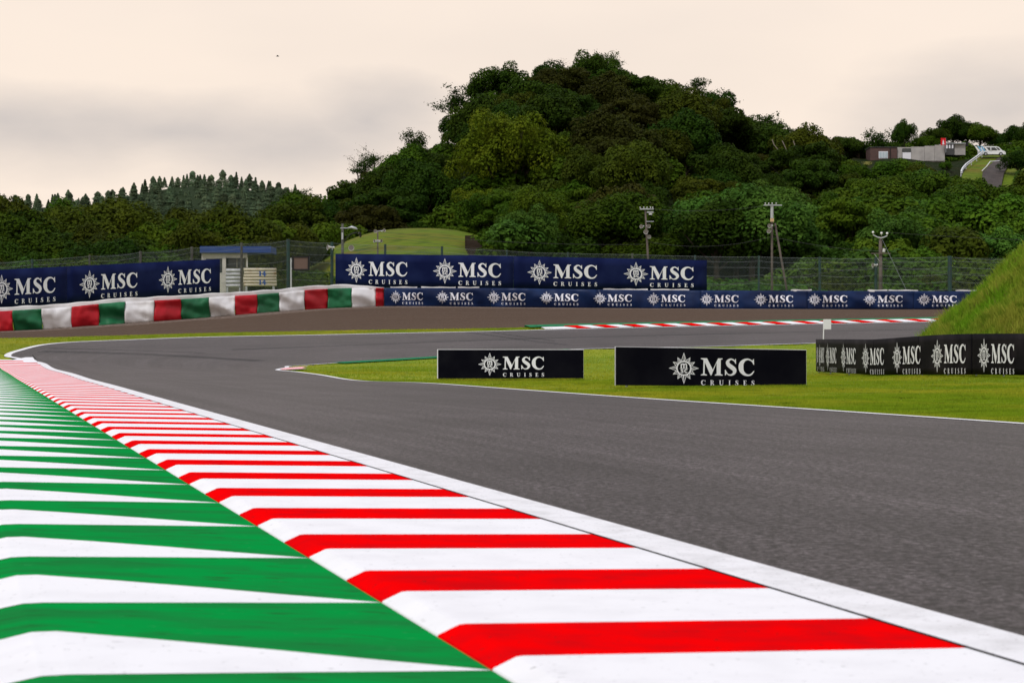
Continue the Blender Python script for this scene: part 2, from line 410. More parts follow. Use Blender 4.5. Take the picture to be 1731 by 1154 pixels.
def gravel_mat():
    m = bpy.data.materials.new('gravel'); m.use_nodes = True
    t = m.node_tree; N = t.nodes; L = t.links
    bs = N['Principled BSDF']; bs.inputs['Roughness'].default_value = 0.95; bs.inputs['Specular IOR Level'].default_value = 0.1
    uv = N.new('ShaderNodeTexCoord')
    def nz(coord, scale, st, det=4):
        mp = N.new('ShaderNodeMapping'); mp.inputs['Scale'].default_value = st
        L.new(uv.outputs[coord], mp.inputs[0])
        n = N.new('ShaderNodeTexNoise'); n.inputs['Scale'].default_value = scale; n.inputs['Detail'].default_value = det
        L.new(mp.outputs[0], n.inputs['Vector']); return n.outputs['Fac']
    def ramp(v, a, b_, c1, c2):
        n = N.new('ShaderNodeMapRange'); n.inputs[1].default_value = a; n.inputs[2].default_value = b_
        L.new(v, n.inputs[0])
        x = N.new('ShaderNodeMix'); x.data_type = 'RGBA'
        L.new(n.outputs[0], x.inputs[0])
        for k, c in ((6, c1), (7, c2)):
            if isinstance(c, tuple): x.inputs[k].default_value = (*c, 1)
            else: L.new(c, x.inputs[k])
        return x.outputs[2]
    rake = ramp(nz('UV', 1, (0.04, 2.6, 1), 3), 0.35, 0.65, (0.050, 0.029, 0.018), (0.082, 0.052, 0.035))
    grit = ramp(nz('Object', 9, (1, 1, 1), 5), 0.35, 0.7, rake, (0.105, 0.070, 0.048))
    # loose unraked pebbles along the barrier, strip coordinate v counts metres from the barrier
    sep = N.new('ShaderNodeSeparateXYZ'); L.new(uv.outputs['UV'], sep.inputs[0])
    ad = N.new('ShaderNodeMath'); ad.operation = 'MULTIPLY_ADD'; ad.inputs[1].default_value = 3.0
    L.new(nz('UV', 1, (0.3, 0.6, 1), 4), ad.inputs[0]); L.new(sep.outputs[1], ad.inputs[2])
    peb = ramp(nz('Object', 6, (1, 1, 1), 5), 0.4, 0.62, (0.085, 0.058, 0.045), (0.21, 0.16, 0.13))
    col = ramp(ad.outputs[0], 4.2, 5.0, peb, grit)
    L.new(col, bs.inputs['Base Color'])
    bp = N.new('ShaderNodeBump'); bp.inputs['Strength'].default_value = 0.9; bp.inputs['Distance'].default_value = 0.05
    L.new(nz('Object', 14, (1, 1, 1), 4), bp.inputs['Height']); L.new(bp.outputs[0], bs.inputs['Normal'])
    return m
M['gravel'] = gravel_mat()

# ------------------------------------------------------------------ terrain height of the circuit (thin plate through surveyed points)
ctrl = []   # (photo x, photo y, distance)
OUT_FAR = [(26, 604, 84), (16, 602, 85.5), (20, 597, 87), (37.5, 592.3, 88.5), (69.3, 583.6, 91), (115.5, 578.7, 93), (144, 577.3, 93.6), (326, 570.6, 95.5), (500, 567.2, 97),
           (674, 563.4, 98.5), (860, 559.5, 100), (921, 557.8, 100.4), (1260, 550.6, 102.5), (1571, 544.5, 105), (1800, 540, 106.5), (2300, 532, 110)]
IN_FAR = [(486, 619.2, 77), (514, 617.2, 79), (565.7, 613.7, 80), (739.5, 603.5, 82), (988, 590.0, 84.5), (1198, 586.0, 86), (1300, 582.7, 86.8), (1377, 580.4, 87.3), (1560, 576, 88.5), (1800, 571, 90), (2300, 562, 93)]
BAR = [(-260, 566, 106), (0, 560.5, 112), (72, 556.8, 113.5), (121, 553.3, 114.5), (212, 546.7, 116), (261, 541.8, 117), (306, 540.3, 118), (354, 536, 119), (397, 533, 120), (435, 530, 121),
       (472, 526.5, 122), (514.6, 523.4, 123.5), (554, 521.4, 125), (595, 519, 126), (635, 518, 127), (649, 518, 127.3), (860, 519.4, 128.5), (1260, 522.6, 129.5), (1589, 522, 132), (1900, 522, 135), (2400, 522, 140)]
VERGE = [(-260, 574, 93), (-60, 573, 96), (0, 572, 97.5), (173, 568.5, 99), (420, 562, 100.5), (500, 560.5, 101), (860, 554.8, 102.6), (925, 553, 102.9), (1260, 546.5, 105), (1571, 540.5, 107.5), (1800, 536, 109), (2300, 528, 113)]
ctrl += OUT_FAR[::1] + IN_FAR + BAR[::2] + VERGE
ctrl += [(739, 642, 57), (986, 642, 57), (1039, 656, 42), (1363, 658, 44.8), (1385, 631, 69), (1470, 636.5, 60), (1600, 637, 54), (1731, 638, 50), (2100, 640, 44)]
pts = [((px - CX) / F * d, d, (CY - py) / F * d) for px, py, d in ctrl]
KU = Vector((-0.2689, 0.9632)); KN = Vector((0.9632, 0.2689)); K0 = Vector((1.57, 6.11))
for s in list(range(-20, 76, 12)):
    for n_ in (-7, -1, 0.3, 4, 9):
        q = K0 + KU * s + KN * n_
        if q.y < 76: pts.append((q.x, q.y, -1.0))
pts += [(12, -5, -1), (20, 10, -1), (20, 25, -1), (10, 32, -1), (-20, 20, -1.05), (-25, 50, -1.0), (-34, 80, -0.75), (25, 60, -0.8), (30, 85, -0.2), (5, 45, -1), (0, 66, -0.95), (4, 72, -0.8)]
A = np.array(pts)
XY = A[:, :2] / 50.0
def tps(r2): return np.where(r2 > 1e-12, r2 * np.log(np.maximum(r2, 1e-12)), 0.0)
K = tps(((XY[:, None] - XY[None]) ** 2).sum(-1)) + np.eye(len(A)) * 2e-4
Pm = np.hstack([np.ones((len(A), 1)), XY])
sys_ = np.block([[K, Pm], [Pm.T, np.zeros((3, 3))]])
sol = np.linalg.solve(sys_, np.concatenate([A[:, 2], np.zeros(3)]))
def smooth(a, b_, x):
    t = np.clip((x - a) / (b_ - a), 0, 1); return t * t * (3 - 2 * t)
def Hn(x, y):
    x = np.asarray(x, float); y = np.asarray(y, float)
    q = np.stack([x.ravel(), y.ravel()], 1) / 50.0
    z = np.empty(len(q))
    for i in range(0, len(q), 20000):
        c = q[i:i + 20000]
        z[i:i + 20000] = tps(((c[:, None] - XY[None]) ** 2).sum(-1)) @ sol[:-3] + sol[-3] + c @ sol[-2:]
    z = z.reshape(x.shape)
    t = smooth(128, 142, y)
    z = np.clip(z, -1.3, 3.2)
    z = z * (1 - t) + 1.6 * t
    near = smooth(42, 56, y)
    z = z * near + (-1.0) * (1 - near)
    return z + CAMZ
def H(x, y): return float(Hn(np.array([x]), np.array([y]))[0])

def resample(poly, n=None, step=None):
    p = np.array([(v[0], v[1]) for v in poly], float)
    seg = np.hypot(*np.diff(p, axis=0).T); cum = np.concatenate([[0], np.cumsum(seg)])
    if n is None: n = max(2, int(cum[-1] / step) + 1)
    t = np.linspace(0, cum[-1], n)
    return np.stack([np.interp(t, cum, p[:, 0]), np.interp(t, cum, p[:, 1])], 1), t
def smooth_poly(p, it=3):
    p = np.array(p, float)
    for _ in range(it):
        q = p.copy(); q[1:-1] = 0.25 * p[:-2] + 0.5 * p[1:-1] + 0.25 * p[2:]; p = q
    return p
def strip(name, A_, B_, m, off, cols=8, parent=None, vlen=None, zfun=None):
    """sheet between two polylines with the same number of points, laid on the terrain"""
    n = len(A_)
    tt = np.linspace(0, 1, cols + 1)
    G = A_[:, None] * (1 - tt)[None, :, None] + B_[:, None] * tt[None, :, None]
    z = Hn(G[..., 0], G[..., 1]) + off
    if zfun is not None: z = z + zfun(tt)[None]
    V = np.concatenate([G, z[..., None]], -1).reshape(-1, 3)
    i = np.arange(n - 1)[:, None] * (cols + 1) + np.arange(cols)[None]
    Fc = np.stack([i, i + 1, i + cols + 2, i + cols + 1], -1).reshape(-1, 4)
    mid = G[:, cols // 2]; cum = np.concatenate([[0], np.cumsum(np.hypot(*np.diff(mid, axis=0).T))])
    wv = np.hypot(*(B_ - A_).T)
    uv = np.stack([np.broadcast_to(cum[:, None], (n, cols + 1)), wv[:, None] * tt[None]], -1).reshape(-1, 2)
    a, b_, c = V[Fc[0, 0]], V[Fc[0, 1]], V[Fc[0, 2]]
    if np.cross(b_ - a, c - a)[2] < 0: Fc = Fc[:, ::-1]
    return obj(name, mkmesh(name, V, Fc, m, smooth=True, uv=uv), parent)
def offset(poly, w_):
    """shift a polyline sideways (positive = to the left of its direction)"""
    t = np.gradient(poly, axis=0); t /= np.maximum(np.hypot(t[:, 0], t[:, 1]), 1e-9)[:, None]
    return poly + np.stack([-t[:, 1], t[:, 0]], 1) * w_

gx = lambda px, d: (px - CX) / F * d
# outer edge of the asphalt: straight beside the kerb, round the hairpin, then away to the right
o_near = [tuple(K0 + KU * s + KN * 0.30) for s in (-16, 0, 20, 40, 60, 76)]
o_far = [(gx(px, d), d) for px, _, d in OUT_FAR]
i_near = [(15.5, -9), (12.4, 4), (9.2, 14.5), (6.23, 24.2), (4.33, 29.5), (3.11, 32.7), (2.06, 35.6), (-1.44, 46.1), (-6.13, 60.2), (-7.5, 66.1), (-8.35, 71.0)]
i_far = [(-8.42, 72.5), (-8.3, 74.5)] + [(gx(px, d), d) for px, _, d in IN_FAR]
NA, NB = 120, 130
oA, _ = resample(o_near + [(o_far[0][0], o_far[0][1])], NA); oB, _ = resample(o_far, NB)
iA, _ = resample(i_near, NA); iB, _ = resample(i_far, NB)
OUTER = smooth_poly(np.vstack([oA, oB[1:]]), 3); INNER = smooth_poly(np.vstack([iA, iB[1:]]), 3)
road_poly = np.vstack([OUTER, INNER[::-1]])
def inside(poly, x, y):
    c = np.zeros(x.shape, bool); j = len(poly) - 1
    for i in range(len(poly)):
        xi, yi = poly[i]; xj, yj = poly[j]
        if yi != yj:
            k = ((yi > y) != (yj > y)) & (x < (xj - xi) * (y - yi) / (yj - yi) + xi)
            c ^= k
        j = i
    return c

# ground sheet of the circuit
def grid(name, xs, ys, zf, m, kind='structure'):
    X, Y = np.meshgrid(xs, ys)
    Z = zf(X, Y)
    V = np.stack([X, Y, Z], -1).reshape(-1, 3)
    n = len(xs)
    i = np.arange(len(ys) - 1)[:, None] * n + np.arange(n - 1)[None]
    Fc = np.stack([i, i + 1, i + n + 1, i + n], -1).reshape(-1, 4)
    o = obj(name, mkmesh(name, V, Fc, m, smooth=True))
    o['kind'] = kind
    return o
kerb_poly = np.array([tuple(K0 + KU * s + KN * n_) for s, n_ in ((-18, 0.4), (80, 0.4), (80, -3.3), (-18, -3.3))])
def ground_z(X, Y):
    z = Hn(X, Y)
    z -= 0.12 * inside(road_poly, X, Y)
    z -= 0.10 * (inside(kerb_poly, X, Y))
    return z
grid('ground', np.arange(-70, 75.1, 0.75), np.arange(-14, 150.1, 0.75), ground_z, M['grass'])
far = obj('land', mkmesh('land', [(-3000, -3000, -2.5), (3000, -3000, -2.5), (3000, 4000, -2.5), (-3000, 4000, -2.5)], [[0, 1, 2, 3]], M['soil']))
far['kind'] = 'structure'

rd = strip('track', OUTER, INNER, M['asphalt'], 0.006, 18); rd['kind'] = 'structure'
# edge lines
e = strip('edge_line', offset(OUTER, 0.290)[:], offset(OUTER, -0.0), M['line'], 0.012, 1); e['kind'] = 'structure'
e = strip('edge_line', INNER, offset(INNER, 0.16), M['line'], 0.013, 1); e['kind'] = 'structure'
# grass verge and gravel bed outside the hairpin
vg, _ = resample([(gx(px, d), d) for px, _, d in VERGE], 170)
br, _ = resample([(gx(px, d), d + 0.4) for px, _, d in BAR], 170)
vg = smooth_poly(vg, 3)
g_ = strip('gravel_trap', br, vg, M['gravel'], 0.012, 26); g_['kind'] = 'structure'
k0 = int(np.argmin(np.abs(OUTER[NA:, 0] - gx(-100, 90)))) + NA
ov = OUTER[NA + 3:]
ov_r, _ = resample(offset(ov, 0.28), 150)
lft = np.array([(gx(-500, 84), 84), (gx(-60, 92), 92)])
vb, _ = resample([tuple(v) for v in vg[8:]], 150)
g_ = strip('verge', np.array(vb), ov_r, M['verge'], 0.017, 6); g_['kind'] = 'structure'

# ------------------------------------------------------------------ near kerb: red and white stripes, each its own piece
PER, REDL = 1.627, 0.715
def kpos(s, n_, z):
    q = K0 + KU * s + KN * n_
    return Vector((q.x, q.y, H(q.x, q.y) + z))
kerb = empty('kerb', (K0.x, K0.y, 0)); kerb['kind'] = 'structure'
# the far edge of the red stripe whose left corner shows at (606, 963)
s_ref = (Vector((1.246, 7.15)) - K0).dot(KU)
KPROF = [(0.006, 0.006), (-0.04, 0.007), (-0.75, 0.025), (-1.49, 0.044), (-1.512, 0.042), (-1.585, 0.010), (-1.60, -0.02)]
def stripe(sa, sb, m):
    V, Fc = [], []
    for s in (sa + 0.002, sb - 0.002):
        for n_, z in KPROF: V.append(kpos(s, n_, z))
        V.append(kpos(s, 0.006, -0.08)); V.append(kpos(s, -1.60, -0.08))
    L = len(KPROF)
    for i in range(L - 1): Fc.append([i, i + 1, i + 1 + L + 2, i + L + 2])
    Fc.append([0, L + 2, 2 * L + 2, L])
    Fc.append([i for i in range(L)] + [L + 1, L]); Fc.append([i + L + 2 for i in range(L)][::-1] + [2 * L + 2, 2 * L + 3])
    return obj('kerb_stripe', mkmesh('kerb_stripe', V, Fc, m), kerb)
teeth = empty('serrated_kerb', (K0.x - 2, K0.y, 0)); teeth['kind'] = 'structure'
def tooth(sf, last=False):
    """one block of the serrated run-off: a white wedge that widens outwards, then the green field up to the next one"""
    prof = [(-1.590, 0.004), (-1.9, 0.014), (-2.2, 0.025), (-2.55, 0.037), (-2.84, 0.047), (-2.92, 0.046), (-3.05, 0.022), (-3.2, 0.0), (-3.35, -0.03)]
    wd = lambda n_: 0.81 * min(1.0, max(0.0, (-1.60 - n_) / 1.26)) * (1 if n_ > -2.9 else 1 - (-2.9 - n_) * .25)
    j = random.uniform(-0.008, 0.008)
    n = len(prof); V = []
    for n_, z in prof: V.append(kpos(sf + j * (n_ + 1.6), n_, z))
    for n_, z in prof: V.append(kpos(sf + wd(n_) + .004, n_, z + 0.012 * min(1, (-1.6 - n_) / .8)))
    for n_, z in prof: V.append(kpos(sf + PER - 0.006, n_, z))
    for n_, z in prof: V.append(kpos(sf + PER - 0.006, n_, z - .05))
    Fc, fm = [], []
    for i in range(n - 1):
        for q, mi in ((0, 1), (1, 0), (2, 0)):
            Fc.append([q * n + i, q * n + i + 1, (q + 1) * n + i + 1, (q + 1) * n + i]); fm.append(mi)
    return obj('kerb_ramp', mkmesh('kerb_ramp', V, Fc, [M['green_paint'], M['white_paint']], fm), teeth)
for k in range(-5, 48):
    sf = s_ref + k * PER                    # far edge of a red stripe
    stripe(sf - REDL, sf, M['red_paint'])
    stripe(sf, sf + PER - REDL, M['white_paint'])
    tooth(sf - REDL)
V = [kpos(s, n_, 0.0085) for s in np.arange(-14, 84, 1.0) for n_ in (0.045, 0.0055)]
obj('joint', mkmesh('joint', V, [[2 * i, 2 * i + 1, 2 * i + 3, 2 * i + 2] for i in range(len(V) // 2 - 1)], M['gap']), kerb)
# concrete slab just beyond the last stripe
V = [kpos(76.2 + 0.5 * a, n_, 0.02) for a in range(10) for n_ in (-0.05 + 0.0, -1.6 + 0.14 * a)]
obj('kerb_end', mkmesh('kerb_end', V, [[2 * i, 2 * i + 1, 2 * i + 3, 2 * i + 2] for i in range(9)], M['white_paint']), kerb)

# far kerb of alternating blocks on the outside of the track
fk = empty('far_kerb', (gx(1250, 103), 103, 1.8)); fk['kind'] = 'structure'
ofar = OUTER[NA + 20:]
fine, _ = resample([tuple(v) for v in ofar], 1500)
pxs = CX + fine[:, 0] / fine[:, 1] * F
def far_block(pa, pb, n0, n1, z0, z1, m, nm, skew=0.0):
    a = fine[(pxs >= pa) & (pxs <= pb)]
    b0 = offset(fine, 1.0) - fine
    idx = np.where((pxs >= pa) & (pxs <= pb))[0][::3]
    V = []
    for i in idx:
        sh = fine[i]
        q0 = sh + b0[i] * n0; q1 = sh + b0[i] * n1 + (fine[min(i + 1, len(fine) - 1)] - fine[i]) / max(np.hypot(*(fine[min(i + 1, len(fine) - 1)] - fine[i])), 1e-6) * skew
        V += [Vector((q0[0], q0[1], H(*q0) + z0)), Vector((q1[0], q1[1], H(*q1) + z1)), Vector((q1[0], q1[1] + 0.02, H(*q1) - 0.05))]
    Fc = []
    for i in range(len(idx) - 1):
        Fc += [[3 * i, 3 * i + 3, 3 * i + 4, 3 * i + 1], [3 * i + 1, 3 * i + 4, 3 * i + 5, 3 * i + 2]]
    if len(idx) > 1: obj(nm, mkmesh(nm, V, Fc, m), fk)
edges = [979]
while edges[-1] < 1800: edges.append(edges[-1] + 49.3 - (edges[-1] - 979) * 0.004)
far_block(925, 977.5, 0.29, 1.35, 0.03, 0.08, M['white_paint'], 'kerb_block')
for x0, x1 in zip(edges[:-1], edges[1:]):
    xm = x0 + (x1 - x0) * 0.47
    far_block(x0, xm, 0.29, 1.35, 0.035, 0.125, M['red_paint'], 'kerb_block', -0.5)
    far_block(xm + 0.3, x1 - 0.3, 0.29, 1.35, 0.035, 0.125, M['white_paint'], 'kerb_block', -0.5)
far_block(905, 1850, 1.36, 2.7, 0.10, 0.13, M['turf_g'], 'green_strip')

# inside kerb at the apex of the hairpin
ak = empty('apex_kerb', (-8.2, 72, 0.1)); ak['kind'] = 'structure'
ia = INNER[NA - 14:NA + 14]
fa, _ = resample([tuple(v) for v in ia], 60)
fo = offset(fa, 1.0) - fa
for i in range(20, 42, 2):
    V = []
    for q in (i, i + 1, i + 2):
        for n_, z_ in ((-0.02, 0.03), (-0.8, 0.07)):
            c = fa[q] + fo[q] * n_
            V.append(Vector((c[0], c[1], H(*c) + z_)))
    obj('kerb_stripe', mkmesh('kerb_stripe', V, [[0, 1, 3, 2], [2, 3, 5, 4]], M['red_paint'] if (i // 2) % 2 else M['white_paint']), ak)
fg, _ = resample([tuple(v) for v in INNER[NA + 10:]], 800)
fpx = CX + fg[:, 0] / fg[:, 1] * F
sel = fg[(fpx > 560) & (fpx < 960)]
e = strip('green_strip', offset(sel, 0.0), offset(sel, -1.1), M['turf_g'], 0.045, 2, ak)

# faint tyre marks laid on the asphalt
def tyre_mark(pts_, w_, m):
    p, _ = resample(pts_, step=1.0)
    p = smooth_poly(p, 4)
    e = strip('tyre_mark', offset(p, w_ / 2), offset(p, -w_ / 2), m, 0.011, 1)
    e['kind'] = 'structure'
def rub_mat():
    m = bpy.data.materials.new('rubber_smear'); m.use_nodes = True
    t = m.node_tree; bs = t.nodes['Principled BSDF']
    bs.inputs['Base Color'].default_value = (0.02, 0.018, 0.018, 1); bs.inputs['Roughness'].default_value = 0.7
    uv = t.nodes.new('ShaderNodeTexCoord'); mp = t.nodes.new('ShaderNodeMapping'); mp.inputs['Scale'].default_value = (0.15, 6, 1)
    n = t.nodes.new('ShaderNodeTexNoise'); n.inputs['Scale'].default_value = 1; n.inputs['Detail'].default_value = 4
    t.links.new(uv.outputs['UV'], mp.inputs[0]); t.links.new(mp.outputs[0], n.inputs['Vector'])
    r_ = t.nodes.new('ShaderNodeMapRange'); r_.inputs[1].default_value = 0.3; r_.inputs[2].default_value = 0.8; r_.inputs[4].default_value = 0.75
    t.links.new(n.outputs['Fac'], r_.inputs[0]); t.links.new(r_.outputs[0], bs.inputs['Alpha'])
    return m
M['rub'] = rub_mat()
tyre_mark([(gx(70, 88), 88), (gx(180, 87), 87), (gx(330, 84.5), 84.5), (gx(440, 82), 82)], 0.9, M['rub'])
tyre_mark([(gx(85, 89.5), 89.5), (gx(200, 88.6), 88.6), (gx(345, 86.5), 86.5)], 0.35, M['rub'])
tyre_mark([(gx(790, 99), 99), (gx(840, 95.5), 95.5), (gx(900, 91), 91), (gx(960, 88), 88)], 0.4, M['rub'])
tyre_mark([(gx(830, 99), 99), (gx(880, 95), 95), (gx(935, 91), 91)], 0.3, M['rub'])
tyre_mark([tuple(v) for v in (OUTER[NA + 20:] * 0.55 + INNER[NA + 20:] * 0.45)], 0.5, M['rub'])


# ------------------------------------------------------------------ lettering
def catmull(pts_, n=6):
    p = [Vector(q) for q in pts_]; o_ = []
    for i in range(len(p) - 1):
        a, b_, c, d = p[max(i - 1, 0)], p[i], p[i + 1], p[min(i + 2, len(p) - 1)]
        for k in range(n):
            t = k / n
            o_.append(0.5 * ((2 * b_) + (c - a) * t + (2 * a - 5 * b_ + 4 * c - d) * t * t + (3 * b_ - a - 3 * c + d) * t ** 3))
    o_.append(p[-1]); return o_
def stroke(pts_, n=6):
    """a line of changing width as polygons (x, y, width)"""
    c = catmull(pts_, n); Lf, Rt = [], []
    for i, q in enumerate(c):
        t = (c[min(i + 1, len(c) - 1)] - c[max(i - 1, 0)]); t = Vector((t.x, t.y)).normalized()
        nn = Vector((-t.y, t.x)) * q.z / 2
        Lf.append((q.x + nn.x, q.y + nn.y)); Rt.append((q.x - nn.x, q.y - nn.y))
    return [[Lf[i], Lf[i + 1], Rt[i + 1], Rt[i]] for i in range(len(c) - 1)]
def G_M():
    return [[(0, 1), (.35, 1), (.68, .34), (.98, 1), (1.23, 1), (1.23, .955), (1.13, .92), (1.12, .09), (1.24, .04), (1.24, 0), (.79, 0), (.79, .04), (.895, .09), (.895, .75), (.60, 0), (.555, 0), (.225, .75),
             (.215, .1), (.35, .04), (.35, 0), (0, 0), (0, .04), (.13, .1), (.15, .9), (0, .955)]]
def G_S():
    return stroke([(.59, .74, .03), (.52, .87, .07), (.38, .955, .09), (.24, .92, .12), (.145, .78, .19), (.20, .63, .23), (.36, .50, .25), (.50, .38, .24), (.545, .25, .20), (.47, .10, .13), (.31, .035, .08), (.15, .09, .06), (.03, .30, .04)]) + \
        [[(.615, 1.0), (.625, .70), (.585, .69), (.54, .86), (.57, .96)], [(.0, .0), (-.01, .33), (.03, .34), (.09, .14), (.05, .03)]]
def G_C():
    return stroke([(.83, .72, .03), (.73, .88, .07), (.54, .965, .09), (.33, .91, .15), (.17, .73, .24), (.135, .50, .28), (.18, .27, .24), (.34, .09, .16), (.54, .03, .10), (.72, .09, .09), (.87, .28, .05)]) + \
        [[(.86, 1.0), (.88, .66), (.84, .65), (.76, .85), (.81, .96)]]
def rect(x0, y0, x1, y1): return [(x0, y0), (x1, y0), (x1, y1), (x0, y1)]
def G_I(): return [rect(.10, .05, .30, .95), rect(0, 0, .40, .06), rect(0, .94, .40, 1)]
def G_U(): return [rect(.10, .30, .30, .95), rect(0, .94, .40, 1), rect(.72, .3, .80, .95), rect(.60, .94, .90, 1)] + stroke([(.20, .32, .20), (.24, .14, .17), (.46, .05, .11), (.70, .13, .08), (.76, .32, .08)], 4)
def G_E(): return [rect(.10, .05, .30, .95), rect(0, 0, .62, .08), rect(0, .92, .60, 1), rect(.29, .46, .50, .54), [(.53, 1), (.60, 1), (.60, .72), (.57, .72)], [(.55, 0), (.66, 0), (.66, .3), (.62, .3)], rect(.46, .38, .5, .62)]
def G_R(): return [rect(.10, .05, .30, .95), rect(0, 0, .42, .06), rect(0, .93, .45, 1), [(.36, .50), (.54, .50), (.86, .0), (.64, .0)]] + stroke([(.30, .955, .08), (.52, .92, .12), (.62, .74, .19), (.52, .55, .12), (.30, .50, .08)], 4)
def place(polys, x, y, sx, sy): return [[(x + a * sx, y + b_ * sy) for a, b_ in p] for p in polys]
BIG = [place(G_M(), .96, -.40, 1, 1), place(G_S(), 2.33, -.40, 1, 1), place(G_C(), 3.10, -.40, 1, 1)]
SMALL = []
for ch, x0, wd in ((G_C, .97, .255), (G_R, 1.49, .235), (G_U, 1.995, .255), (G_I, 2.53, .115), (G_S, 2.905, .18), (G_E, 3.36, .205), (G_S, 3.815, .18)):
    g = ch(); wid = max(a for p in g for a, _ in p)
    SMALL += place(g, x0, -.965, wd / wid, .29)
STAR = []
def ringpoly(r0, r1, n=36):
    o_ = []
    for i in range(n):
        a0, a1 = 2 * math.pi * i / n, 2 * math.pi * (i + 1) / n
        o_.append([(r0 * math.cos(a0), r0 * math.sin(a0)), (r1 * math.cos(a0), r1 * math.sin(a0)), (r1 * math.cos(a1), r1 * math.sin(a1)), (r0 * math.cos(a1), r0 * math.sin(a1))])
    return o_
STAR += ringpoly(.355, .437)
for k in range(12):
    a = math.pi / 2 + k * math.pi / 6
    tip = .91 if k % 6 == 0 else .86 if k % 3 == 0 else .73
    hw = .15 if k % 3 == 0 else .135
    r0 = .43
    ca, sa = math.cos(a), math.sin(a)
    def W(r, q): return (r * ca - q * sa, r * sa + q * ca)
    t_ = .030
    # two outer edges drawn as bars, and the filled half of the point
    STAR.append([W(tip, 0), W(r0, hw), W(r0, hw - t_ * 1.1), W(tip - .10, 0.0)])
    STAR.append([W(tip, 0), W(tip - .10, 0.0), W(r0, -hw + t_ * 1.1), W(r0, -hw)])
    STAR.append([W(tip - .13, -.004), W(r0, .018), W(r0, -.052)])
EMB = stroke([(-.15, .06, .07), (-.15, .24, .07)], 1) + [rect(-.18, .0, -.11, .26), rect(-.035, .0, .035, .2), rect(.11, .0, .18, .2), rect(-.23, -.025, .23, .0)] + \
    stroke([(-.12, .20, .07), (-.07, .25, .07), (-.02, .245, .07), (.0, .19, .07)], 3) + stroke([(.02, .20, .07), (.07, .25, .07), (.12, .245, .07), (.145, .19, .07)], 3) + \
    stroke([(-.03, -.09, .05), (-.10, -.07, .055), (-.16, -.10, .055), (-.10, -.155, .055), (-.04, -.20, .055), (-.10, -.25, .055), (-.18, -.225, .05)], 3) + \
    stroke([(.19, -.10, .055), (.11, -.07, .06), (.045, -.155, .065), (.11, -.245, .06), (.19, -.215, .055)], 3)
STAR += EMB
def polys_mesh(name, polys, fpos, m):
    V, Fc = [], []
    for k, p in enumerate(polys):
        lift = 0.0006 * (k % 4)
        tri = mgeo.tessellate_polygon([[Vector((a, b_, 0)) for a, b_ in p]])
        b0 = len(V)
        V += [fpos(a, b_, lift) for a, b_ in p]
        for t in tri:
            q = [Vector((*p[i], 0)) for i in t]
            ar = (q[1] - q[0]).cross(q[2] - q[0]).z
            if abs(ar) < 1e-7: continue
            t = list(t) if ar > 0 else list(t)[::-1]
            Fc.append([i + b0 for i in t])
    return mkmesh(name, V, Fc, m)

# ------------------------------------------------------------------ surfaces that carry print
class Sheet:
    """upright sheet through stations (photo x, top, bottom, distance); real points, real thickness"""
    def __init__(s, st, wav=0.0, wsc=1.0, seed=0.0, bulge=0.0):
        s.st = np.array(st, float); s.wav = wav; s.wsc = wsc; s.seed = seed; s.bulge = bulge; s.lx = 0.0
    def q(s, px):
        a = s.st
        return [np.interp(px, a[:, 0], a[:, i]) if a[0, 0] <= px <= a[-1, 0] else float(np.interp(px, a[:, 0], a[:, i])) for i in (1, 2, 3)]
    def pos(s, px, f, lift=0.0):
        t, b_, d = s.q(px)
        p = P(px, t + (b_ - t) * f, d)
        if s.wav:
            p.y += s.wav * mnoise.noise(Vector((p.x * s.wsc * 0.5 + s.seed, p.z * s.wsc + p.x * 0.35, s.seed))) * 2 + s.wav * 0.5 * mnoise.noise(Vector((p.x * s.wsc * 2.3, p.z * s.wsc * 2.6, s.seed + 5)))
        if s.bulge: p.y -= s.bulge * math.sin(math.pi * min(max(f, 0), 1))
        p.y -= lift; p.x -= lift * s.lx
        return p
    def mesh(s, name, m, a=None, b_=None, step=8.0, rows=2, thick=0.03, f0=0.0, f1=1.0):
        a = s.st[0, 0] if a is None else a; b_ = s.st[-1, 0] if b_ is None else b_
        n = max(2, int((b_ - a) / step) + 1)
        xs = np.linspace(a, b_, n)
        V = [s.pos(x, f0 + (f1 - f0) * j / rows) for x in xs for j in range(rows + 1)]
        c = rows + 1
        Fc = [[i * c + j, i * c + j + 1, (i + 1) * c + j + 1, (i + 1) * c + j] for i in range(n - 1) for j in range(rows)]
        nb = len(V)
        V += [v + Vector((0, thick, 0)) for v in V]
        Fc += [f[::-1] for f in [[k + nb for k in q] for q in Fc]]
        for i in range(n - 1):
            Fc.append([i * c, (i + 1) * c, (i + 1) * c + nb, i * c + nb])
            Fc.append([i * c + rows, i * c + rows + nb, (i + 1) * c + rows + nb, (i + 1) * c + rows])
        for i0, fl in ((0, 1), ((n - 1) * c, 0)):
            for j in range(rows):
                q = [i0 + j, i0 + j + nb, i0 + j + 1 + nb, i0 + j + 1]
                Fc.append(q if fl else q[::-1])
        return mkmesh(name, V, Fc, m, smooth=(rows > 3))
    def logo(s, parent, star, right, f0, fs, m, lift=0.02, rowshift=0.0):
        k = (right - star) / 4.0
        fp = lambda u, v, l: s.pos(star + u * k, f0 - v * fs, lift + l)
        obj('emblem', polys_mesh('emblem', STAR, fp, m), parent)
        for g in BIG: obj('letter', polys_mesh('letter', g, fp, m), parent)
        o = obj('small_lettering', polys_mesh('small_lettering', SMALL, fp, m), parent); o['kind'] = 'stuff'

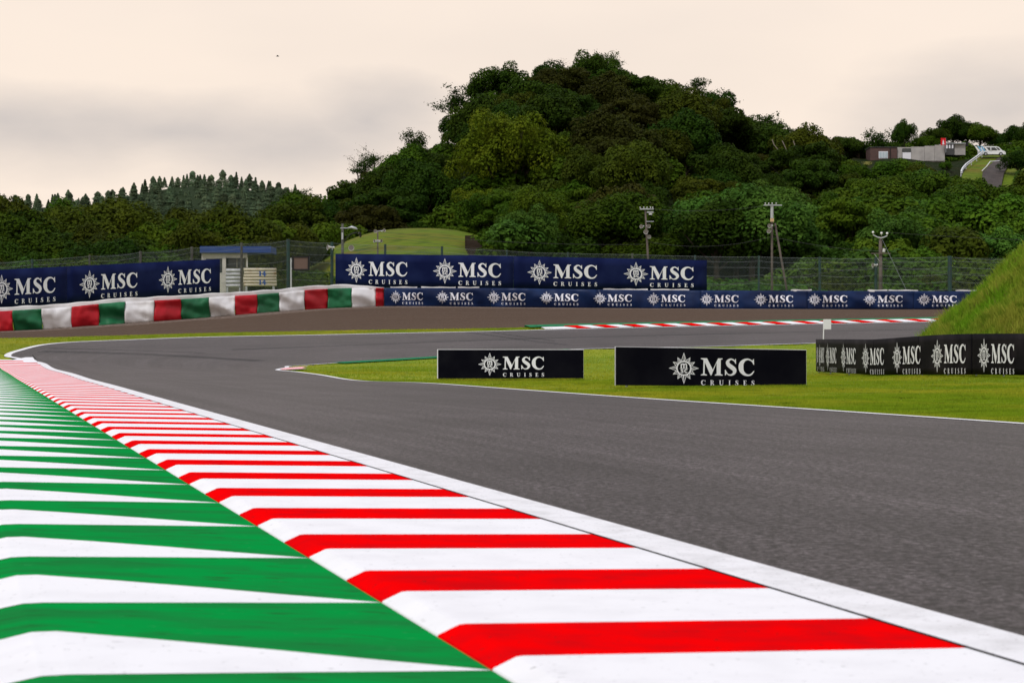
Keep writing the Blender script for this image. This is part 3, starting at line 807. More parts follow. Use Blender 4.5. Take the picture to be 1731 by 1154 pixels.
# --- the two free-standing black boards on the infield
def board(st, star, right, f0, fs, label):
    sh = Sheet(st)
    c = P((st[0][0] + st[-1][0]) / 2, st[0][2], (st[0][3] + st[-1][3]) / 2)
    t = empty('advertising_board', (c.x, c.y, H(c.x, c.y)))
    tag(t, label, 'advertising board', 'black advertising boards on the infield grass')
    ext = [list(r) for r in st]
    for r in ext: r[2] += 1.5
    she = Sheet(ext)
    # face keeps the measured height; its foot runs a little into the turf
    hh = [(r[2] - r[1]) for r in st]
    obj('face_panel', she.mesh('face_panel', M['black'], step=60, rows=1, thick=0.004), t)
    back = [[r[0] - (1.6 if i == 0 else -0.3), r[1] - 0.9, r[2] + 1.5, r[3] + 0.008] for i, r in enumerate(st)]
    obj('white_core', Sheet(back).mesh('white_core', M['edge'], step=60, rows=1, thick=0.07), t)
    for fr in (0.06, 0.5, 0.94):
        px = st[0][0] + (st[-1][0] - st[0][0]) * fr
        d = st[0][3] + (st[-1][3] - st[0][3]) * fr
        a = P(px, st[0][1] + 6, d + 0.09); g = Vector((a.x, a.y + 0.45, H(a.x, a.y + 0.45)))
        f_ = Vector((a.x, a.y, H(a.x, a.y) - 0.02))
        MB().tube([a, f_], 0.018, 6).tube([a, g], 0.015, 6).tube([f_ + Vector((0, 0, .05)), g], 0.012, 6).build('support_frame', M['galv'], t)
    sh.logo(t, star, right, f0, fs, M['print'], 0.008)
board([(740.5, 591, 638, 56.8), (986.3, 591.2, 638, 57.0)], 827.9, 919.8, .52, .458, 'smaller black board with white lettering, farther back on the infield grass')
board([(1041, 586.2, 649.5, 42.0), (1363, 591.8, 651.5, 44.8)], 1156, 1275.4, .548, .472, 'larger black board with white lettering and a white left edge, near the track')

# --- curved black wall on the right
WALL = [(1379.5, 573.2, 627, 69.6), (1385, 573.2, 628, 68.5), (1399.6, 573.2, 629, 66.4), (1427, 573.3, 631, 63.5), (1464.6, 573.6, 633, 60.6), (1477, 573.6, 633.5, 59.9), (1514, 571, 633.5, 57.9), (1553, 567.9, 633, 56.2),
        (1596, 565.3, 633, 54.4), (1638.6, 564, 633, 52.9), (1665, 563.8, 633, 52), (1731, 563.6, 634, 50), (1860, 562, 637, 46.4), (2050, 560, 642, 42)]
wl_ = Sheet(WALL, 0.025, 0.9, 3.0); wl_.lx = 1.0
t = empty('advertising_wall', P(1600, 632, 54))
tag(t, 'long curved black wall of repeated white logos at the foot of the grassy bank', 'advertising wall')
for a, b_ in ((1379.5, 1477), (1477.3, 1553), (1553.3, 1644), (1644.3, 1735), (1735.3, 2050)):
    obj('wall_panel', wl_.mesh('wall_panel', M['blackwall'], a, b_, step=(0.7 if a < 1500 else 3.0), rows=6, thick=0.05), t)
for st_, rt in ((1665, 1716), (1586, 1634), (1518, 1557.6), (1464.6, 1495.7), (1427, 1448), (1400.4, 1415.3), (1386.8, 1394.5), (1382.0, 1384.2), (1752, 1812), (1860, 1925)):
    wl_.logo(t, st_, rt, .53, .462, M['printw'], 0.03)
wl_.logo(t, 1382.3 - 2.5, 1383.6, .53, .462, M['printw'], 0.035) if False else None
for px in (1379.6, 1399, 1430, 1477, 1514, 1553, 1596, 1644, 1690, 1735, 1860):
    tt_, bb_, dd_ = wl_.q(px)
    a = P(px, tt_ + 1.0, dd_ + 0.12) + Vector((.1, 0, 0)); MB().tube([a, Vector((a.x, a.y, H(a.x, a.y) - 0.05))], 0.025, 6).build('post', M['galv'], t)

# --- navy banners above the tyre barrier
def banner(name, st, logos, f0, fs, label, seams=(), group=None):
    sh = Sheet(st, 0.02, 0.6, 9.0)
    t = empty(name, P(st[0][0], st[0][2], st[0][3]))
    tag(t, label, 'banner', group)
    xs = [st[0][0]] + list(seams) + [st[-1][0]]
    for a, b_ in zip(xs[:-1], xs[1:]):
        obj('banner_sheet', sh.mesh('banner_sheet', M['navy'], a + 0.12, b_ - 0.12, step=12, rows=4, thick=0.03), t)
    for a, b_ in logos: sh.logo(t, a, b_, f0, fs, M['print'], 0.03)
    for px in np.arange(st[0][0] + 4, st[-1][0], 45):
        tt_, bb_, dd_ = sh.q(px)
        a = P(px, tt_ + 1, dd_ + 0.12); MB().tube([a, Vector((a.x, a.y, H(a.x, a.y)))], 0.03, 5).build('post', M['galv'], t)
banner('banner', [(-230, 466.5, 531, 110.0), (0, 455.7, 520.7, 115.5), (371.8, 437.8, 495.5, 128)], [(-145, -48), (3, 94), (151.6, 232.5), (284, 356.7)], .513, .417,
       'navy banner with white lettering standing above the red, green and white barrier at the left', (113,), 'navy banners above the tyre barriers')
banner('banner', [(567, 428.8, 485, 131), (820, 431.8, 487.8, 133), (1195, 440, 491, 141)], [(602.5, 688.7), (752, 847), (912, 1009.4), (1075, 1172.6)], .485, .424,
       'navy banner with four white logos standing above the long blue barrier in the centre', (868,), 'navy banners above the tyre barriers')

# --- tyre barriers under padded covers
top = [(-260, 531), (0, 525.9), (69, 522), (120, 518.6), (162, 514), (208, 510), (258.5, 508), (305, 505.6), (351, 502.8), (396, 500), (433, 498), (471, 495), (514, 490.4), (554, 488), (593, 486.5), (635, 486.3), (649, 486.3),
       (860, 487), (1049, 490), (1260, 491), (1621, 492), (1900, 493), (2400, 495)]
tx = np.array(top); bx = np.array(BAR)
def bar_st(xs, up=0.0):
    return [(x, float(np.interp(x, tx[:, 0], tx[:, 1])) + up, float(np.interp(x, bx[:, 0], bx[:, 1])) + 1.2, float(np.interp(x, bx[:, 0], bx[:, 2]))) for x in xs]
tb = empty('tyre_barrier', P(300, 540, 118))
tag(tb, 'padded tyre barrier covered in red, green and white blocks along the gravel at the left', 'tyre barrier')
shb = Sheet(bar_st(np.linspace(-260, 649, 60)), 0.24, 1.5, 1.0, 0.08)
cuts = [-260, -222, -180, -130, -80, -30, 21.7, 72, 121, 167.5, 212, 261, 306, 354, 397, 435, 472, 514.6, 554, 595, 635, 649]
order = ['p_red', 'p_green', 'p_white']
for i, (a, b_) in enumerate(zip(cuts[:-1], cuts[1:])):
    k = (i - 5) % 3     # the panel ending at 21.7 is red
    shb.seed = 1.0 + i * 0.37
    obj('cover_panel', shb.mesh('cover_panel', M[order[k]], a + 0.25, b_ - 0.25, step=3.0, rows=9, thick=0.25), tb)
# white sheet folded over the top, a little behind the panels
sht = Sheet([(x, t_ - (6.5 if x < 560 else 6.5 * max(0, (649 - x) / 89) + 1.2) + 0.9 * math.sin(x * 0.11) * math.sin(x * 0.031), t_ + 3, d + 0.22) for x, t_, _, d in bar_st(np.linspace(-260, 649, 130))], 0.05, 1.6, 4.0)
obj('top_cover', sht.mesh('top_cover', M['p_white'], step=4, rows=4, thick=0.5), tb)
tn = empty('tyre_barrier', P(1200, 522, 129))
tag(tn, 'long low tyre barrier under a navy cover with a row of small white logos', 'tyre barrier')
shn = Sheet(bar_st(np.linspace(649.5, 2400, 100)), 0.13, 1.0, 2.0, 0.06)
for a, b_ in zip((649.5, 830, 1010, 1185, 1365, 1545, 1725, 2050), (830, 1010, 1185, 1365, 1545, 1725, 2050, 2400)):
    obj('cover_panel', shn.mesh('cover_panel', M['navy2'], a, b_ - 0.15, step=4.5, rows=8, thick=0.3), tn)
for a, b_ in ((669, 715), (748, 799.5), (834.7, 888), (923.7, 977.6), (1014, 1067.8), (1104.7, 1158), (1194.4, 1248), (1285.6, 1340.6), (1376.7, 1431.7), (1469.7, 1525), (1561.4, 1617), (1653, 1708), (1745, 1800)):
    shn.logo(tn, a, b_, .47, .378, M['print'], 0.07)
for a, b_ in ((660, 705), (712, 770), (774, 810), (1020, 1095), (1100, 1165), (1338, 1372), (1468, 1500), (1503, 1552), (1617, 1660)):
    st_ = [(x, t_ - 2.0 + 0.5 * math.sin(x * .2), t_ + 1.5, d + 0.1) for x, t_, _, d in bar_st(np.linspace(a, b_, 8))]
    obj('top_cover', Sheet(st_, 0.03, 2, 1).mesh('top_cover', M['p_white'], step=5, rows=1, thick=0.3), tn)

# ------------------------------------------------------------------ catch fences
def fence(label, fst, posts, top_extra=0.0):
    """fst: stations (photo x, top y, distance)"""
    a = np.array(fst, float)
    x0, x1 = a[0, 0], a[-1, 0]
    dd = lambda px: float(np.interp(px, a[:, 0], a[:, 2]))
    ty = lambda px: float(np.interp(px, a[:, 0], a[:, 1]))
    t = empty('catch_fence', P(a[0, 0], 500, a[0, 2]))
    tag(t, label, 'fence', 'catch fences behind the barriers')
    def pt(px, f):
        tp = P(px, ty(px), dd(px)); g = H(tp.x, tp.y)
        return Vector((tp.x, tp.y, tp.z + (g - tp.z) * f))
    for px, kind, th in posts:
        tp = pt(px, 0); g = pt(px, 1)
        MB().tube([g + Vector((0, .06, -.2)), tp + Vector((0, .06, .08))], th, 8).build('post', M['post_g'] if kind else M['post_w'], t)
    # strands sag between the posts
    ps = sorted([p[0] for p in posts] + [x0, x1])
    for f in (0.0, 0.07, 0.17, 0.29, 0.42, 0.56, 0.7, 0.85):
        mb = MB()
        for p0, p1 in zip(ps[:-1], ps[1:]):
            if p1 - p0 < 2: continue
            sg = random.uniform(0.02, 0.16)
            pl = [pt(p0 + (p1 - p0) * k / 6, f) - Vector((0, 0, sg * 4 * (k / 6) * (1 - k / 6))) for k in range(7)]
            mb.tube(pl, 0.0075, 3, False)
        mb.build('wire', M['wire'], t)
    # woven net: thin crossing wires
    L = np.array([tuple(pt(x, 0.5)) for x in np.linspace(x0, x1, 200)])
    cum = np.concatenate([[0], np.cumsum(np.hypot(*np.diff(L[:, :2], axis=0).T))])
    tot = cum[-1]
    pxs_ = np.linspace(x0, x1, 200)
    pxof = lambda s_: np.interp(s_, cum, pxs_)
    V, Fc = [], []
    h = 3.4; sp = 0.13; wd = 0.0045
    for sgn in (1, -1):
        for s0 in np.arange(-h, tot + h, sp):
            q = []
            for k in range(5):
                f = k / 4; s_ = s0 + sgn * f * h * 0.9
                q.append((s_, f))
            for (sa, fa_), (sb, fb) in zip(q[:-1], q[1:]):
                if sa < 0 or sb < 0 or sa > tot or sb > tot: continue
                A_ = pt(pxof(sa), fa_); B_ = pt(pxof(sb), fb); n_ = len(V)
                V += [A_ + Vector((-wd, 0, 0)), A_ + Vector((wd, 0, 0)), B_ + Vector((wd, 0, 0)), B_ + Vector((-wd, 0, 0))]
                Fc.append([n_, n_ + 1, n_ + 2, n_ + 3])
    net = obj('netting', mkmesh('netting', V, Fc, M['net']), t)
    net['kind'] = 'stuff'
_Hc = {}
fence('weathered wire catch fence running behind the left banner and the white hut', [(-230, 452, 114), (54, 440, 119), (151, 433, 122.5), (237, 426.5, 125.5), (324, 419, 128.5), (408, 412, 131), (487, 406, 133), (561, 411, 135)],
      [(-150, 0, .06), (-48, 0, .06), (54, 1, .075), (151, 0, .06), (237, 0, .09), (324, 0, .09), (408, 0, .08), (487, 1, .12), (561, 1, .105)])
fence('tall green wire catch fence running behind the centre banner and blue barrier to the bank', [(562.5, 411, 135.3), (651, 414.5, 138), (747, 418, 140), (857, 424, 142), (960, 428, 144), (1069, 430, 146), (1175, 433, 146), (1283, 434, 143), (1386, 436, 140), (1481, 436.5, 138), (1606, 434.5, 136), (1735, 436, 136), (2000, 436, 136)],
      [(651, 1, .085), (747, 1, .085), (857, 1, .07), (960, 1, .07), (1069, 0, .07), (1175, 1, .07), (1283, 1, .085), (1386, 1, .1), (1481, 1, .11), (1606, 1, .15), (1735, 1, .1), (1860, 1, .1)])

# ------------------------------------------------------------------ poles, loudspeakers, wires
def horn(loc, ang, size, label, tilt=-0.1):
    """horn loudspeaker: bell, dark throat, driver and bracket"""
    t = empty('horn_loudspeaker', loc)
    tag(t, label, 'loudspeaker', 'horn loudspeakers on the trackside poles')
    d = Vector((math.sin(ang), -math.cos(ang), tilt)).normalized()
    c = Vector(loc)
    MB().tube([c - d * size * 1.3, c - d * size * .9, c - d * size * .3, c + d * size * .3, c + d * size * .55], [size * .16, size * .22, size * .38, size * .72, size * .98], 14, False).build('bell', M['horn'], t, True)
    MB().tube([c - d * size * .25, c + d * size * .25, c + d * size * .5], [size * .25, size * .6, size * .88], 14, True).build('throat', M['hornin'], t)
    MB().tube([c - d * size * 1.7, c - d * size * 1.25], size * .33, 10).build('driver', M['horn'], t)
    MB().box(c - d * size * 1.0 - Vector((0, -.02, size * .5)), (size * .2, size * .5, size * .6)).build('bracket', M['galv'], t)
def pole(px, ytop, ybase, d, r, label, lean=0.0, m='pole', cat='utility pole'):
    tp = P(px, ytop, d); z0 = H(tp.x, tp.y)
    b_ = Vector((tp.x + lean, tp.y, z0 - 0.3))
    t = empty('utility_pole', (b_.x, b_.y, z0))
    tag(t, label, cat)
    MB().tube([b_, b_.lerp(tp, .5), tp], [r, r * .85, r * .7], 10).build('shaft', M[m], t, True)
    return t, tp, b_
def insul(t, p, s_=0.09):
    MB().tube([p, p + Vector((0, 0, s_ * .8)), p + Vector((0, 0, s_)), p + Vector((0, 0, s_ * 1.7)), p + Vector((0, 0, s_ * 2.2))], [s_ * .25, s_ * .3, s_ * .75, s_ * .8, s_ * .4], 8).build('insulator', M['porc'], t, True)
# pole A
t, tp, bp_ = pole(1091, 354, 470, 150, .10, 'leaning concrete utility pole with a crossarm and loudspeakers, behind the end of the centre banner', .45)
MB().box(tp + Vector((.1, -.1, .02)), (1.05, .09, .09)).build('crossarm', M['galv'], t)
MB().box(tp + Vector((.35, -.1, -.22)), (.5, .2, .1)).build('crossarm', M['galv'], t)
MB().tube([tp + Vector((.38, -.1, -.3)), tp + Vector((.38, -.1, -.42))], .13, 10).build('junction_box', M['horn'], t)
MB().tube([tp + Vector((.05, -.1, -.92)), tp + Vector((.62, -.1, -.92))], .03, 6).build('step_bar', M['galv'], t)
for k in (-.4, -.12, .12, .38, .55): insul(t, tp + Vector((k, -.1, .06)), .055)
horn(P(1085, 382.5, 149.6), -.6, .16, 'grey horn loudspeaker facing left, topmost on the leaning pole')
horn(P(1096, 382, 149.6), .3, .16, 'grey horn loudspeaker facing the track on the right side of the leaning pole')
horn(P(1092.5, 391.5, 149.6), -.4, .19, 'larger grey horn loudspeaker in the middle of the leaning pole')
horn(P(1097, 400, 149.6), .1, .15, 'lowest horn loudspeaker on the leaning pole')
# pole B
t, tp, bp_ = pole(1305, 347, 490, 146, .105, 'tallest utility pole, with a tan box and a slanting stay pole on its right')
MB().tube([bp_ + Vector((1.55, .3, 0)), tp + Vector((.25, .2, -1.3))], [.1, .07], 8).build('stay_pole', M['pole'], t, True)
MB().box(tp + Vector((.05, -.1, .0)), (1.35, .09, .08), 0.15).build('crossarm', M['galv'], t)
MB().tube([tp + Vector((0, 0, -.05)), tp + Vector((0, 0, -.95))], .11, 8).build('steel_cap', M['galv'], t)
MB().box(tp + Vector((-.02, -.18, -1.1)), (.26, .14, .24)).build('junction_box', M['orange'], t)
for k in (-.5, -.25, 0.0, .3): insul(t, tp + Vector((k, -.1, .05)), .055)
horn(P(1302, 381.5, 145.6), -.7, .17, 'upper grey horn loudspeaker on the tallest utility pole')
horn(P(1300.5, 390.5, 145.6), -.5, .17, 'lower grey horn loudspeaker on the tallest utility pole')
stay_g = P(1398, 488, 150)
MB().tube([P(1345, 445, 147.5), Vector((stay_g.x, stay_g.y, H(stay_g.x, stay_g.y)))], .018, 4).build('stay_wire', M['wire'], t)
# pole C
t, tp, bp_ = pole(1488.5, 400, 470, 141.5, .165, 'stout weathered pole with forked arms and white insulators behind the fence')
MB().tube([tp + Vector((-.55, -.1, .12)), tp + Vector((-.3, -.1, -.02)), tp + Vector((0, -.15, -.12)), tp + Vector((.3, -.1, -.02)), tp + Vector((.45, -.1, .05))], .045, 6).build('forked_arm', M['galv'], t)
for k, z_ in ((-.55, .14), (0.05, .08), (.45, .06)): insul(t, tp + Vector((k, -.1, z_)), .11)
MB().box(tp + Vector((-.02, -.2, -1.2)), (1.4, .07, .07)).build('crossarm', M['pole'], t)
MB().tube([tp + Vector((-.5, -.2, -1.2)), tp + Vector((-.1, -.15, -1.75))], .025, 5).build('brace', M['galv'], t)
MB().tube([tp + Vector((.2, -.15, -1.1)), tp + Vector((.24, -.15, -.85))], .1, 8).build('lamp', M['horn'], t)
sw = P(1533, 492, 139.5)
MB().tube([tp + Vector((.1, -.1, -.2)), sw], .016, 4).build('stay_wire', M['wire'], t)
horn(P(1477.5, 448, 137.4), -1.2, .17, 'white horn loudspeaker on the fence post beside the stout weathered pole')
# pole D with lamp and camera arm
t, tp, bp_ = pole(579, 378, 470, 143, .12, 'short grey pole with a lamp arm and a camera arm before the grassy mound', m='post_w', cat='lighting pole')
MB().tube([tp + Vector((-.15, -.05, -.33)), tp + Vector((.5, -.1, -.33))], .035, 6).build('lamp_arm', M['galv'], t)
MB().tube([tp + Vector((.4, -.1, -.31)), tp + Vector((.65, -.1, -.27)), tp + Vector((.95, -.1, -.36)), tp + Vector((1.08, -.1, -.44))], [.03, .11, .1, .03], 8).build('lamp_head', M['galv'], t, True)
MB().tube([tp + Vector((.1, -.1, -1.45)), tp + Vector((.3, -.1, -1.05)), tp + Vector((.65, -.1, -.75)), tp + Vector((1.1, -.1, -.62))], .022, 5).tube([tp + Vector((.1, -.1, -1.3)), tp + Vector((.35, -.1, -.85)), tp + Vector((.75, -.1, -.66)), tp + Vector((1.15, -.1, -.62))], .018, 5).build('camera_arm', M['blackm'], t)
MB().box(tp + Vector((1.25, -.15, -.72)), (.17, .3, .16), .3, .5).box(tp + Vector((1.3, -.15, -.9)), (.12, .2, .14), .3, .5).build('camera_head', M['blackm'], t)
MB().box(tp + Vector((0, -.13, -.9)), (.12, .06, .5)).build('junction_box', M['galv'], t)
# pole E with four horns
t, tp, bp_ = pole(638.5, 391, 470, 142, .07, 'slim pole carrying four white horn loudspeakers in front of the grassy mound', cat='loudspeaker pole')
MB().tube([tp + Vector((-.2, -.05, -.02)), tp + Vector((.4, -.05, .05))], .025, 6).tube([tp + Vector((-.25, -.05, -.75)), tp + Vector((.25, -.05, -.75))], .025, 6).build('crossarm', M['galv'], t)
horn(P(634.5, 390.5, 141.6), .1, .13, 'upper left of four white horn loudspeakers on the slim pole')
horn(P(648.5, 389.5, 141.6), .9, .13, 'upper right of four white horn loudspeakers on the slim pole', .2)
horn(P(634, 407, 141.6), -.9, .13, 'lower left of four white horn loudspeakers on the slim pole')
horn(P(643.5, 407, 141.6), .9, .13, 'lower right of four white horn loudspeakers on the slim pole')
horn(P(556.5, 418, 134.5), -1.2, .21, 'white horn loudspeaker on the green fence post left of the centre banner', 0.0)
horn(P(594, 419, 134), .0, .2, 'white horn loudspeaker with a dark top just above the left end of the centre banner', 0.0)

def span(a, b_, sag, label, r=.010, n=14):
    sag *= .45
    pl = [a.lerp(b_, k / n) - Vector((0, 0, sag * 4 * (k / n) * (1 - k / n))) for k in range(n + 1)]
    o = MB().tube(pl, r, 4, False).build('overhead_wire', M['cable'])
    tag(o, label, 'wire', 'overhead wires between the poles')
span(P(579, 384, 143), P(1091, 413, 150), .9, 'thin overhead wire crossing from the lighting pole over the grassy mound to the leaning pole')
span(P(648, 400, 142), P(860, 424, 147), .2, 'low thin wire from the slim loudspeaker pole toward the wood')
span(P(1092, 408, 150), P(1305, 400, 146), 1.2, 'thin wire from the loudspeakers of the leaning pole to the tallest pole')
span(P(1091, 352, 150), P(1305, 346, 146), .7, 'topmost thin wire between the leaning pole and the tallest pole')
span(P(1488, 392, 141.5), P(1900, 410, 141), .3, 'thin wire running right from the white insulators of the stout pole')
span(P(1305, 400, 146), P(1488, 425, 141.5), .4, 'thin wire from the tallest pole down to the crossarm of the stout pole')
span(P(1180, 486, 143), P(1481, 450, 137.5), .1, 'slanting cable rising through the fence toward the stout pole', .018)
span(P(1481, 448, 137.5), P(1740, 470, 136.5), .1, 'slanting cable falling away to the right behind the fence', .018)

# ------------------------------------------------------------------ hut, screen, stacked rails
t = empty('marshal_hut', P(380, 500, 134.5))
tag(t, 'small cream marshal hut with a flat blue roof behind the left fence', 'hut')
zr0, zr1 = P(0, 427.5, 134).z, P(0, 416.5, 134).z
xa, xb = P(339, 0, 134).x, P(459, 0, 134).x
zf = P(0, 498, 134).z
MB().box(((xa + xb) / 2, 135.2, (zr0 + zr1) / 2), (xb - xa, 3.0, zr1 - zr0)).build('roof', M['blue'], t)
def wall_box(pa, pb, ya, yb, nm, m, d=134.1, th=.1):
    a = P(pa, ya, d); b_ = P(pb, yb, d)
    return MB().box(((a.x + b_.x) / 2, d, (a.z + b_.z) / 2), (b_.x - a.x, th, a.z - b_.z)).build(nm, m, t)
wall_box(341, 380, 427.6, 437, 'wall', M['cream'])
wall_box(341, 347, 437.05, 498, 'wall', M['cream'])
wall_box(376, 382, 427.6, 498, 'corner_post', M['cream'], 134.05, .14)
wall_box(347.1, 375.9, 461, 498, 'wall', M['cream'])
wall_box(348, 375.9, 437.2, 460.8, 'window', M['glass'], 134.12, .04)
wall_box(382.1, 418, 427.6, 436, 'wall', M['cream'])
wall_box(416.5, 418.8, 436.1, 452, 'corner_post', M['cream'])
wall_box(382.2, 414, 436.2, 452.5, 'window', M['glass'], 134.6, .04)
wall_box(400, 401.2, 436.3, 452.4, 'window_bar', M['cream'], 134.5, .05)
wall_box(342, 418, 427.6, 498, 'back_wall', M['cream'], 136.3, .08)

def rail_stack(pa, pb, ytop, ybot, n, m, d, label, marks=False):
    t = empty('rail_stack', P((pa + pb) / 2, ybot, d))
    tag(t, label, 'rail stack', 'stacks of spare rails beside the hut')
    hs = (ybot - ytop) / n
    for k in range(n):
        y = ytop + hs * (k + .5)
        jl, jr = random.uniform(-1, .6), random.uniform(-.6, 1)
        a, b_ = P(pa + jl, y, d), P(pb + jr, y + random.uniform(-.2, .2), d)
        r = hs / F * d * .5
        MB().tube([a, b_], r * .98, 10).build('rail', m, t, True)
    for q in (0.08, .92):
        a = P(pa + (pb - pa) * q, ybot, d)
        MB().box((a.x, d, (a.z + H(a.x, d)) / 2), (.12, .3, max(.1, a.z - H(a.x, d)))).build('support', M['galv'], t)
    if marks:
        polys = []
        for x0, y0 in ((437.5, 466.5), (437.5, 481)):
            o_ = lambda q, x0=x0, y0=y0: [(x0 + a, y0 - b__) for a, b__ in q]
            polys += [o_([(1.2, 0), (3.4, 0), (3.4, 8.5), (1.2, 8.5)]), o_([(0, 6.2), (1.2, 7.2), (1.2, 8.5), (0, 7.2)]), o_([(0.4, 0), (4.4, 0), (4.4, .9), (.4, .9)]),
                      o_([(9, -1), (11, -1), (11, 8.5), (9, 8.5)]), o_([(6.2, 2), (13, 2), (13, 3.6), (6.2, 3.6)]), o_([(6.2, 3.6), (7.6, 3.6), (10.4, 8.5), (8.9, 8.5)])]
        V, Fc = [], []
        for p_ in polys:
            n0 = len(V)
            V += [P(a, b__, d - r * 1.03 - .004 - .0015 * (len(V) % 5)) for a, b__ in p_]
            Fc.append([n0, n0 + 1, n0 + 2, n0 + 3])
        obj('painted_number', mkmesh('painted_number', V, Fc, M['bluemark']), t)
rail_stack(382.5, 408, 454, 486, 5, M['pipe1'], 132.8, 'stack of silver rails in front of the hut window')
rail_stack(412.5, 467, 453, 484, 6, M['pipe2'], 132.6, 'stack of cream rails with the number 14 painted twice in blue', True)

t = empty('display_screen', P(508, 487, 129))
tag(t, 'blank brown display screen in a black frame on a post by the fence', 'screen')
c = P(508.5, 445, 129)
w_, h_ = 29.5 / F * 129, 24.5 / F * 129
MB().box(c + Vector((0, .08, 0)), (w_, .14, h_)).build('housing', M['blackm'], t)
for sx_, sz_, ww, hh_ in ((0, 1, w_, .10), (0, -1, w_, .10), (1, 0, .12, h_ - .2), (-1, 0, .12, h_ - .2)):
    MB().box(c + Vector((sx_ * (w_ - .12) / 2, -.02, sz_ * (h_ - .10) / 2)), (ww, .06, hh_)).build('frame', M['blackm'], t)
MB().box(c + Vector((0, .0, 0)), (w_ - .24, .012, h_ - .2)).build('screen', M['screen'], t)
pp = P(492, 436, 129)
MB().tube([pp, Vector((pp.x, pp.y, H(pp.x, pp.y)))], .055, 8).box(pp + Vector((.06, 0, -.2)), (.16, .08, .08)).box(pp + Vector((.06, 0, -.7)), (.16, .08, .08)).build('post', M['galv'], t)

# small white plate on a leaning rod by the curved wall
t = empty('marker_sign', P(1393, 590, 71))
tag(t, 'small blank white marker plate on a thin leaning rod behind the curved wall', 'sign')
a = P(1392.6, 540, 71); g = P(1391.2, 590, 71)
MB().tube([a, Vector((g.x, g.y, H(g.x, g.y)))], .022, 6).build('rod', M['edge'], t)
c = P(1398.8, 548, 70.95)
MB().box(c, (12.2 / F * 71, .02, 17 / F * 71)).build('plate', mat('plate_grey', (.72, .72, .74), .6), t)

# bird
c = P(469, 95.5, 120)
mb = MB().tube([c + Vector((-.09, 0, 0)), c + Vector((-.03, 0, .012)), c + Vector((.05, 0, .01)), c + Vector((.11, 0, 0))], [.006, .03, .028, .004], 6)
mb.add([c + Vector((-.02, 0, .02)), c + Vector((.04, 0, .02)), c + Vector((.05, -.17, .045)), c + Vector((.0, -.17, .05))], [[0, 1, 2, 3]])
mb.add([c + Vector((-.02, 0, .02)), c + Vector((.04, 0, .02)), c + Vector((.05, .17, .045)), c + Vector((.0, .17, .05))], [[0, 1, 2, 3]])
tag(mb.build('bird', M['blackm']), 'tiny dark bird flying in the pale sky at the upper left', 'bird')

# ------------------------------------------------------------------ grassy bank at the right
def bank_h(X, Y):
    r = np.sqrt(((X - 20.95) / 8.7) ** 2 + ((Y - 63) / 14.0) ** 2)
    lump = 0.14 * np.sin(X * 1.9 + Y * .7) * np.sin(Y * .9 - X * .4) + .07 * np.sin(X * 4.3 - Y * 1.9) * np.sin(Y * 3.1 + X)
    h = 7.7 * (1 - r)
    return np.where(h > 0, np.minimum(h, 5.6 + (h - 5.6) * .3) + lump * smooth(0, 1.5, h), h * .3)
bxs, bys = np.arange(10.2, 29.5, .3), np.arange(47, 80, .3)
def bank_z(X, Y): return Hn(X, Y) - .25 + np.maximum(bank_h(X, Y) + .25, -0.1)
grid('grassy_bank', bxs, bys, bank_z, M['bankgrass'])

def blades(name, X, Y, Z, hgt, wid, m, label, lean=0.5):
    n = len(X)
    a = rng.uniform(0, 2 * np.pi, n); h = hgt * rng.uniform(.5, 1.2, n); w_ = wid * rng.uniform(.6, 1.3, n)
    la = rng.uniform(0, 2 * np.pi, n); ll = h * rng.uniform(0, lean, n)
    V = np.empty((n, 3, 3))
    V[:, 0] = np.stack([X - np.cos(a) * w_, Y - np.sin(a) * w_, Z - .01], 1)
    V[:, 1] = np.stack([X + np.cos(a) * w_, Y + np.sin(a) * w_, Z - .01], 1)
    V[:, 2] = np.stack([X + np.cos(la) * ll, Y + np.sin(la) * ll, Z + h], 1)
    o = obj(name, mkmesh(name, V.reshape(-1, 3), np.arange(n * 3).reshape(-1, 3), m))
    return tag(o, label, 'grass', kind='stuff')
n = 260000
X = rng.uniform(11, 18.5, n); Y = rng.uniform(48, 70, n); hb = bank_h(X, Y)
k = hb > -.05; X, Y = X[k], Y[k]
tall = .13 + .26 * np.clip(np.sin(X * 1.9 + 2) * np.sin(Y * 1.1 + X) + .3, 0, 1) * rng.uniform(.4, 1, len(X))
blades('bank_grass', X, Y, bank_z(X, Y), tall, .022, M['bankblade'], 'long bright grass growing over the steep bank behind the curved black wall', .9)
nc = 2600
cxs = rng.uniform(11, 18.3, nc); cys = rng.uniform(48, 69, nc); kk = bank_h(cxs, cys) > .1; cxs, cys = cxs[kk], cys[kk]
rep = 26; hs_ = np.repeat(rng.uniform(.16, .42, len(cxs)), rep)
X = np.repeat(cxs, rep) + rng.normal(0, .09, len(cxs) * rep); Y = np.repeat(cys, rep) + rng.normal(0, .09, len(cxs) * rep)
blades('bank_tufts', X, Y, bank_z(X, Y), hs_, .022, M['bankblade'], 'tall loose tufts of grass and weeds sticking up from the steep bank', 1.0)
M['dryblade'] = leafmat('dry_grass_blade', (0.30, 0.21, 0.07), (0.20, 0.17, 0.05), 0.5, 0.3, 0.0)
kk = rng.random(len(cxs)) < .3
rep = 14; X = np.repeat(cxs[kk], rep) + rng.normal(.2, .13, kk.sum() * rep); Y = np.repeat(cys[kk], rep) + rng.normal(-.2, .13, kk.sum() * rep)
blades('dry_bank_grass', X, Y, bank_z(X, Y), .2, .02, M['dryblade'], 'dry brownish grass scattered among the green on the steep bank', 1.2)
